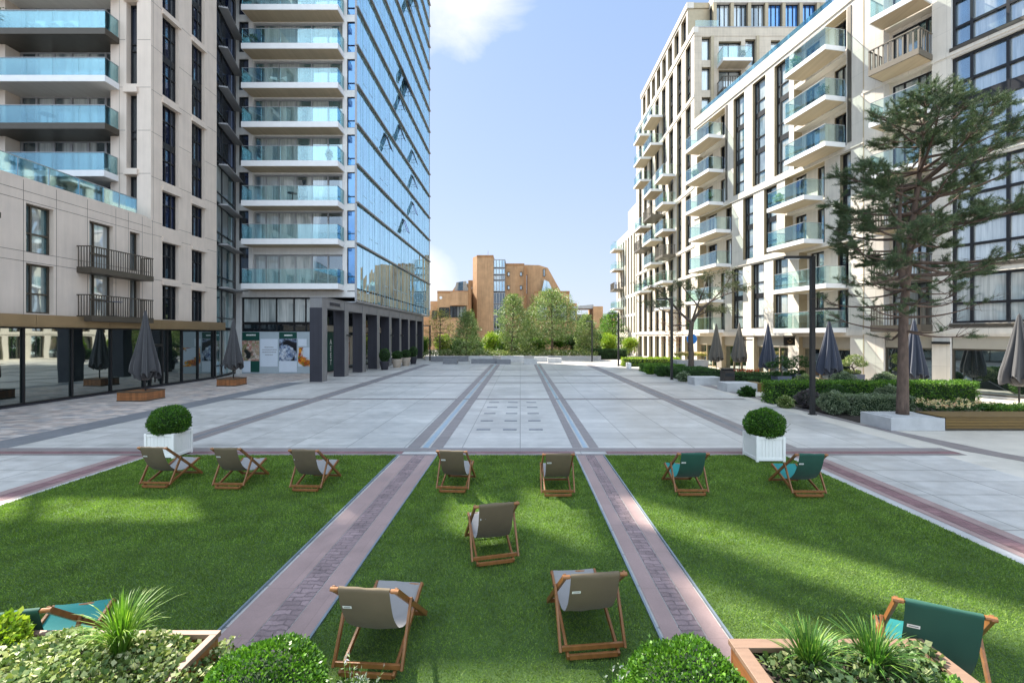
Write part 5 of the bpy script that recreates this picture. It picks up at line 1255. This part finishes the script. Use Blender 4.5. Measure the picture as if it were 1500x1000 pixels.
for k in range(NBR):
    z = 2.7 + 7.75 * (k / NBR) ** .92 + rnd.uniform(-.12, .12); base = trunk_at(z); a = k * 2.4 + rnd.uniform(-.5, .5); low = z < 4.9
    prof_ = 1.9 if z < 3.3 else (2.9 if z < 5.2 else (3.3 - .20 * (z - 5.2) if z < 7.4 else 2.7 * ((10.8 - z) / 3.4) ** 1.35 + .2))
    ln_ = prof_ * rnd.uniform(.45, 1.08)
    if low and math.cos(a) > .2: ln_ *= 1.05
    dx, dy = math.cos(a), math.sin(a); sag = rnd.uniform(-.3, .2) if z < 5.5 else rnd.uniform(-.12, .6)
    if z > 9: sag = rnd.uniform(.3, .7)
    q = limb(m, [tuple(base), tuple(base + Vector((dx * ln_ * .4, dy * ln_ * .4, ln_ * (sag * .4 - .04)))), tuple(base + Vector((dx * ln_ * .75 + rnd.uniform(-.15, .15), dy * ln_ * .75, ln_ * sag * .75))), tuple(base + Vector((dx * ln_, dy * ln_, ln_ * (sag + .10))))], .02 + .018 * ln_, .006, 6)
    ntw = int(5 + 7.6 * ln_) if not low else int(3 + 2.6 * ln_)
    for i in range(ntw):
        f = rnd.uniform(.25 if not low else .45, 1.0) ** .6; p = q[min(len(q) - 1, int(f * (len(q) - 1)))]
        td = Vector((dx * .7 + rnd.gauss(0, .65), dy * .7 + rnd.gauss(0, .65), rnd.uniform(-.15, .75))).normalized(); tl = rnd.uniform(.2, .55) * (1.15 - .4 * f) + .12
        e = p + td * tl; m.tube([tuple(p), tuple(e)], [.010, .004], 4, cap=False)
        if low and rnd.random() > (.55 if z > 3.7 else .25): 
            for j in range(3): 
                t2 = (td + Vector((rnd.gauss(0, .6), rnd.gauss(0, .6), rnd.gauss(0, .4)))).normalized(); m.tube([tuple(e), tuple(e + t2 * rnd.uniform(.15, .4))], [.005, .002], 3, cap=False)
            continue
        for j in range(rnd.choice((2, 3, 3, 4))):
            t2 = (td + Vector((rnd.gauss(0, .55), rnd.gauss(0, .55), rnd.uniform(-.1, .6)))).normalized(); e2 = p + (e - p) * rnd.uniform(.45, 1) + t2 * rnd.uniform(.08, .26); tips.append(tuple(e2)); dirs.append(tuple(t2))
m.build('trunk', 'bark_pine', bp, smooth=True, recalc=False)
V, Fc = needles(tips, dirs, 60, .12, .0095); npmesh('crown', V, Fc, 'leaf_pine', bp)
# umbrella-shaped pine farther off
up = thing('pine_tree', 'wide flat topped pine with forked bare limbs beside the second lamp post', 'tree', (13.5, 36, 0)); m = MB()
limb(m, [(0, 0, 0), (.02, 0, 1.6), (-.03, 0, 3.0), (.1, 0, 4.1)], .24, .16, 10); pads = []
for pts, r0 in (([(.08, 0, 4.0), (-.8, -.1, 4.7), (-1.7, -.3, 5.6), (-2.6, -.3, 6.5), (-3.9, -.5, 7.0)], .13), ([(.1, 0, 4.0), (.8, .1, 5.0), (1.6, 0, 5.7), (2.6, .1, 6.7), (3.3, 0, 7.9)], .14), ([(.1, 0, 4.1), (.3, -.5, 5.3), (.7, -.8, 6.5), (1.0, -1.0, 7.7)], .11), ([(.4, .0, 4.5), (1.6, .4, 4.9), (3.0, .6, 5.0)], .07), ([(-.8, -.1, 4.7), (-1.9, .4, 4.9), (-3.2, .8, 5.6)], .06), ([(.9, 0, 5.0), (.2, .9, 6.2), (-.4, 1.2, 7.2)], .08), ([(1.6, 0, 5.7), (2.6, -.6, 6.2), (3.9, -.8, 6.6)], .07)):
    q = limb(m, pts, r0, .02, 7); e = q[-1]; pads.append((e, 1.0)); pads.append((q[int(len(q) * .8)], .7))
    for i in range(9):
        p = q[int(rnd.uniform(.35, 1) * (len(q) - 1))]; d = Vector((rnd.gauss(0, .7), rnd.gauss(0, .7), rnd.uniform(.0, .8))); ee = p + d * rnd.uniform(.5, 1.1); m.tube([tuple(p), tuple((p + ee) / 2 + Vector((0, 0, .06))), tuple(ee)], [.022, .014, .006], 4, cap=False)
        if rnd.random() < .55: pads.append((ee, .55))
m.build('trunk', 'bark_grey', up, smooth=True, recalc=False); tips, dirs = [], []
for c_, r in pads:
    for i in range(int(34 * r)): tips.append((c_.x + rnd.gauss(0, .42 * r), c_.y + rnd.gauss(0, .42 * r), c_.z + .1 + rnd.gauss(0, .16 * r))); dirs.append((rnd.gauss(0, .6), rnd.gauss(0, .6), rnd.uniform(.1, 1)))
V, Fc = needles(tips, dirs, 34, .13, .013); npmesh('crown', V, Fc, 'leaf_pine_olive', up)
# small red-leaved tree
rt = thing('young_tree', 'thin young tree with sparse reddish leaves left of the umbrella pine', 'tree', (12.9, 38.8, 0)); m = MB(); limb(m, [(0, 0, 0), (.03, 0, 1.5), (-.04, 0, 3.0), (.1, 0, 4.3)], .09, .02, 8); P, D = [], []
for k in range(16):
    a = k * 2.4; z = 1.9 + k * .14; l = rnd.uniform(1.0, 2.4); q = limb(m, [(0, 0, z), (math.cos(a) * l * .5, math.sin(a) * l * .5, z + .35), (math.cos(a) * l, math.sin(a) * l, z + .5)], .025, .005, 5)
    for i in range(60): p = q[int(rnd.uniform(.3, 1) * (len(q) - 1))]; P.append((p.x + rnd.gauss(0, .2), p.y + rnd.gauss(0, .2), p.z + rnd.gauss(0, .16))); D.append((rnd.gauss(0, 1), rnd.gauss(0, 1), rnd.gauss(0, 1)))
m.build('trunk', 'bark_grey', rt, smooth=True, recalc=False); leaves('crown', np.array(P), np.array(D), .09, 'leaf_red', rt, .6)
# far trees
def far_tree(x, y, h, r, mat, lab, bare=.25, n=60, per=120, ls=.2, shape=1., grp='trees beyond the far wall', name='pine_tree', bark='bark_far', asp=.35):
    t = thing(name, lab, 'tree', (x, y, 0), group=grp); m = MB(); lean = rnd.uniform(-.03, .03) * h
    tk = limb(m, [(0, 0, 0), (lean * .3, 0, h * .35), (lean, .1, h * .7), (lean * 1.2, 0, h * .96)], .025 * h, .02, 8); Ps, Ds = [], []
    for k in range(n):
        q = (k + rnd.random()) / n; z = h * (bare + (1 - bare) * q); a = k * 2.399; ww = (math.sin(math.pi * min(1, .18 + .82 * q)) ** .7 if shape < 1.5 else (1 - q) ** .8 + .06); l = r * ww * rnd.uniform(.55, 1.08)
        b = min(tk, key=lambda p: abs(p.z - z * .92)); e = Vector((lean + math.cos(a) * l, math.sin(a) * l, z + rnd.uniform(-.02, .03) * h)); m.tube([tuple(b), tuple((b + e) / 2 + Vector((0, 0, -.02 * h))), tuple(e)], [.006 * h, .004 * h, .01], 5, cap=False)
        cr = r * rnd.uniform(.24, .42); P, D = ballpts(per, tuple(e), cr, .62, .1, .25); Ps.append(P); Ds.append(D)
    m.build('trunk', bark, t, smooth=True, recalc=False); P = np.concatenate(Ps); D = np.concatenate(Ds); leaves('crown', P, jig(D, .8) + np.array([0, 0, .3]), ls * NP.uniform(.6, 1.3, len(P)), mat, t, asp)
far_tree(-6.9, 58, 5.9, 2.1, 'leaf_pine_far', 'smallest grey green far pine, left before the brick stair block', .1, 60, 130, .22, 2)
far_tree(-1.1, 58, 7.9, 2.1, 'leaf_pine_far', 'grey green far pine in front of the glazed brick stair tower', .2, 60, 150, .23)
far_tree(4.1, 58, 8.4, 3.2, 'leaf_pine_far', 'largest rounded far pine with a reddish trunk', .3, 72, 200, .24)
far_tree(8.8, 60, 5.4, 1.6, 'leaf_pine_far', 'small far pine behind the thin far lamp post', .12, 55, 150, .23)
far_tree(.9, 61, 5.0, 1.5, 'leaf_pine_far', 'slim far pine between the two taller far pines', .1, 40, 80, .2, 2)
far_tree(-10.6, 60, 6.2, 1.9, 'leaf_yellow', 'airy yellow green young tree beside the tower colonnade end', .25, 45, 60, .16, 1, name='young_tree', asp=.5)
far_tree(14.6, 72, 6.6, 1.9, 'leaf_hedge', 'slim bright green tree between brick building and low end block', .05, 60, 90, .22, 1, name='slim_tree', asp=.5)
far_tree(16.3, 86, 6.6, 2.0, 'leaf_hedge', 'green tree in the gap right of the brick building', .05, 50, 90, .25, 1, name='broadleaf_tree', asp=.5)
bsh = [(-13.2, 62, 2.6, 'leaf_hedge'), (-10.6, 63, 2.9, 'leaf_lime'), (-8.3, 62.5, 2.7, 'leaf_hedge'), (-6.0, 62, 3.0, 'leaf_hedge'), (-3.8, 61.5, 3.9, 'leaf_lime'), (-1.9, 63, 3.0, 'leaf_hedge'), (.4, 63.5, 2.8, 'leaf_dark'), (2.4, 63, 2.8, 'leaf_hedge'), (5.2, 63, 2.9, 'leaf_hedge'), (7.4, 63, 3.1, 'leaf_dark'), (10.0, 64, 3.0, 'leaf_dark'), (13.0, 66, 2.9, 'leaf_lime'), (15.8, 66, 2.4, 'leaf_lime')]
bl = ['broad green bush at left end of the far planting', 'lime green bush under the airy yellow tree', 'green bush left of the smallest far pine', 'green bush just behind the smallest far pine', 'tallest bright lime bush before the brick stair tower', 'green bush behind the foot of the stair tower pine', 'dark bush between the two tall far pines', 'green bush left of the largest far pine', 'green bush right behind the largest far pine trunk', 'dark bush left of the small right far pine', 'dark bush behind the thin right far lamp post', 'lime bush beside the slim bright tree', 'low lime bush against the low end block']
for (x, y, h, mt), l in zip(bsh, bl):
    t = thing('far_bush', l, 'bush', (x, y, 0), group='bushes along the far wall'); Ps, Ds = [], []
    for k in range(14):
        a = rnd.uniform(0, 6.28); q = rnd.uniform(0, 1.0); cz = rnd.uniform(.25, .85) * h; P, D = ballpts(300, (math.cos(a) * q * 1.25, math.sin(a) * q * .9, cz * 1.12), rnd.uniform(.5, .95), .8, .3, .2); Ps.append(P); Ds.append(D)
    P = np.concatenate(Ps); D = np.concatenate(Ds); leaves('foliage', P, jig(D, .8), .19, mt, t, .55); m = MB()
    for k in range(5): m.tube([(rnd.uniform(-.3, .3), rnd.uniform(-.3, .3), 0), (rnd.uniform(-.8, .8), rnd.uniform(-.5, .5), h * .6)], [.05, .015], 5)
    m.build('stem', 'bark_grey', t)
n = 9000; P = np.stack([NP.uniform(-12, 9.5, n), NP.uniform(55.7, 60.5, n), NP.uniform(.0, .55, n) ** 1 + .45], 1); P[:, 2] += .25 * np.sin(P[:, 0] * 1.9) * np.sin(P[:, 1] * 1.3 + P[:, 0])
tag(leaves('ground_cover', P, NP.normal(size=(n, 3)) + np.array([0, 0, .8]), .24, 'leaf_cover', None, .35), kind='stuff')
# things left on balconies
def table_set(x, y, z, lab, group='tables on the balconies'):
    t = thing('balcony_table', lab, 'table', (x, y, z), group=group); m = MB(); m.tube([(0, 0, .70), (0, 0, .73)], .36, 16); m.build('table_top', 'planter_grey', t); m = MB(); m.tube([(0, 0, .02), (0, 0, .7)], .03, 6); m.tube([(0, 0, 0), (0, 0, .02)], .2, 12); m.build('leg', 'lamp_metal', t)
def seat_(x, y, z, a, mat, lab):
    t = thing('balcony_chair', lab, 'chair', (x, y, z), a, group='chairs on the balconies'); m = MB(); m.box(-.24, .24, -.24, .24, .42, .46); m.build('seat', mat, t); m = MB(); m.box(-.24, .24, .2, .24, .47, .85); m.build('backrest', mat, t)
    for sx in (-1, 1):
        for sy in (-1, 1): m = MB(); m.tube([(sx * .2, sy * .2, 0), (sx * .2, sy * .2, .42)], .018, 6); m.build('leg', mat, t)
table_set(-17.5, 35.0, 13.2, 'small round table on the third lowest tower balcony'); seat_(-16.6, 35.0, 13.2, -1.2, 'planter_grey', 'dark chair beside the round table on a tower balcony')
seat_(-19.0, 35.0, 22.1, .3, 'white_wood', 'white chair on a high tower balcony'); seat_(-18.3, 35.0, 22.1, -.3, 'white_wood', 'second white chair on a high tower balcony, right of the first')
table_set(-26.6, 25.6, 14.69, 'dark round table on a bronze balcony of the left block'); seat_(-27.6, 25.6, 14.69, 1.2, 'planter_grey', 'dark chair left of the table on bronze balcony of the left block')
for i, x in enumerate((-27.1, -26.1, -25.2)): seat_(x, 25.5, 19.9, rnd.uniform(-.4, .4), 'white_wood', 'white chair on the top left bronze balcony, %s of three' % ('left', 'middle', 'right')[i])
table_set(-20.45 - .1, 23.0, 3.97, 'low table on the lower bronze barred balcony')

# pot plants left on balconies
def pot_plant(x, y, z, l, mt='leaf_hedge', r_=.26, sq=1.2):
    t = thing('balcony_plant', l, 'pot plant', (x, y, z), group='pot plants on balconies'); m = MB(); m.lathe([(.12, 0), (.17, .3), (.17, .32), (.01, .28)], n=12); m.build('pot_body', 'planter_grey', t, smooth=True)
    P, D = ballpts(420, (0, 0, .32 + r_ * sq * .8), r_, sq, .3, .25); leaves('foliage', P, jig(D, .8), .10, mt, t, .5)
def onb(fr, s_, d_): q = fr(s_, d_, 0); return q[0], q[1]
for fr, s_, d_, z, l, mt in ((MF, 14.2, 1.1, 20.61, 'green pot plant on the top balcony of the stack left of the pine', 'leaf_hedge'), (MF, 16.4, 1.1, 17.56, 'dark pot plant on the second balcony down, left of the pine', 'leaf_dark'), (MF, 12.6, 1.1, 12.01, 'lime pot plant on a middle balcony above the near lamp post', 'leaf_lime'),
    (MF, 2.0, 1.1, 17.51, 'pot plant on a balcony by the corner of the tall tan end wall', 'leaf_hedge'), (MF, 4.2, 1.1, 14.66, 'dark pot plant on the corner stack of balconies, third from top', 'leaf_dark'), (XE, 21.2, 1.0, 29.31, 'large leafy pot plant on the balcony of the tan end wall', 'leaf_dark'), (XS, 51.2, 1.1, 17.56, 'pot plant on the nearest stack of balconies of the tall block', 'leaf_hedge'),
    (TF, -14.6, .9, 16.21, 'pot plant at right end of a low tower balcony', 'leaf_dark'), (TF, -20.4, .9, 25.08, 'pot plant at left end of a high tower balcony', 'leaf_hedge'), (LF, -29.6, .4, 19.89, 'big leafy plant at left on the top left bronze balcony', 'leaf_dark'), (LF, -29.0, .5, 19.89, 'smaller leafy plant right of the big one on the top left balcony', 'leaf_dark')):
    x, y = onb(fr, s_, d_); pot_plant(x, y, z, l, mt, .5 if 'big' in l else .27)

# ------------------------------------------------------------------ sky, sun, camera
CLOUD = (6.2, 6.2, 6.3); FILL_CLOUD = (9.8, 11.9, 14.2)
AZ = R(45); EL = R(50)       # towards the left and beyond the square
sd = Vector((-math.sin(AZ) * math.cos(EL), math.cos(AZ) * math.cos(EL), math.sin(EL)))
su = bpy.data.lights.new('Sun', 'SUN'); su.energy = 5.0; su.angle = R(.53); su.color = (1., .93, .82)
so_ = bpy.data.objects.new('Sun', su); COL.objects.link(so_); so_.rotation_euler = sd.to_track_quat('Z', 'Y').to_euler(); so_.location = (-40, 40, 60)
W = bpy.data.worlds.new('World'); scene.world = W; W.use_nodes = True; nt = W.node_tree; nt.nodes.clear()
out = nt.nodes.new('ShaderNodeOutputWorld'); bg = nt.nodes.new('ShaderNodeBackground')
sky = nt.nodes.new('ShaderNodeTexSky'); sky.sky_type = 'NISHITA'; sky.sun_disc = False; sky.sun_elevation = EL; sky.sun_rotation = SKYROT = -AZ; sky.air_density = 1.0; sky.dust_density = 1.6; sky.ozone_density = 1.2
tc = nt.nodes.new('ShaderNodeTexCoord'); dirv = tc.outputs['Generated']
def blob(c, r0, r1, sq=(1, 1, 1)):
    c = Vector(c).normalized(); v = N(nt, 'ShaderNodeVectorMath', operation='SUBTRACT'); L(nt, dirv, v.inputs[0]); v.inputs[1].default_value = c
    v2 = N(nt, 'ShaderNodeVectorMath', operation='MULTIPLY'); L(nt, v.outputs[0], v2.inputs[0]); v2.inputs[1].default_value = sq
    l = N(nt, 'ShaderNodeVectorMath', operation='LENGTH'); L(nt, v2.outputs[0], l.inputs[0])
    mr = N(nt, 'ShaderNodeMapRange', i_1=r0, i_2=r1, i_3=1., i_4=0.); L(nt, l.outputs['Value'], mr.inputs[0]); return mr.outputs[0]
mp = N(nt, 'ShaderNodeMapping'); mp.inputs['Scale'].default_value = (1, 1, 1.7); mp.inputs['Location'].default_value = (.37, 1.3, .2); L(nt, dirv, mp.inputs[0])
nz = noise(nt, mp.outputs[0], 4.2, 9, .58, .35)
cov = math_(nt, 'ADD', math_(nt, 'MULTIPLY', nz, .55), math_(nt, 'MULTIPLY', blob((-.075, 1, .71), .02, .25, (.72, 1, 1.5)), .50))
cov = math_(nt, 'ADD', cov, math_(nt, 'MULTIPLY', blob((-.24, 1, .13), .03, .20, (1, 1, 1.2)), .46))
cov = math_(nt, 'ADD', cov, math_(nt, 'MULTIPLY', blob((-1, .2, .9), .1, .7), .2))
cov = math_(nt, 'SUBTRACT', cov, math_(nt, 'MULTIPLY', blob((.28, 1, .50), .10, .42), .25))
fac = ramp(nt, cov, [(.53, 0.), (.76, 1.)])
sz = N(nt, 'ShaderNodeSeparateXYZ'); L(nt, dirv, sz.inputs[0])
air = ramp(nt, sz.outputs[2], [(0., (.74, .82, .97)), (.10, (.66, .76, .99)), (.32, (.54, .69, .98)), (.62, (.41, .60, .96))])
skyc = mixc(nt, .78, sky.outputs[0], mixc(nt, 1.0, air, (5.3, 5.35, 5.45), 'MULTIPLY'))
cl_ = mixc(nt, math_(nt, 'MULTIPLY', fac, .9), skyc, CLOUD)
# added bank of bright cloud overhead and behind the viewer, unseen, filling the shade
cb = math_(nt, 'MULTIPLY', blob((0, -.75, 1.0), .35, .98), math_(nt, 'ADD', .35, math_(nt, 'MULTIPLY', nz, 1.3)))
cl_ = mixc(nt, ramp(nt, cb, [(.12, 0.), (.5, 1.)]), cl_, FILL_CLOUD)
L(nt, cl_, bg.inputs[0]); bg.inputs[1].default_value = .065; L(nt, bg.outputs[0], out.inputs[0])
cam = bpy.data.cameras.new('Camera'); co = bpy.data.objects.new('Camera', cam); COL.objects.link(co); scene.camera = co
cam.sensor_width = 36; cam.lens = 16.008; cam.shift_x = -.008; cam.shift_y = -.006; cam.clip_end = 2000; cam.clip_start = .05
co.location = (0, 0, 3.0); co.rotation_euler = (R(90), 0, 0)
vs_ = scene.view_settings; vs_.view_transform = 'Standard'; vs_.look = 'None'; vs_.gamma = 1; vs_.use_curve_mapping = False; vs_.exposure = 1.6
cy = scene.cycles; cy.use_denoising = True; cy.max_bounces = 8; cy.transparent_max_bounces = 24; cy.sample_clamp_indirect = 6; cy.caustics_reflective = False; cy.caustics_refractive = False
for o in list(COL.objects):
    if '_w' in o: del o['_w']
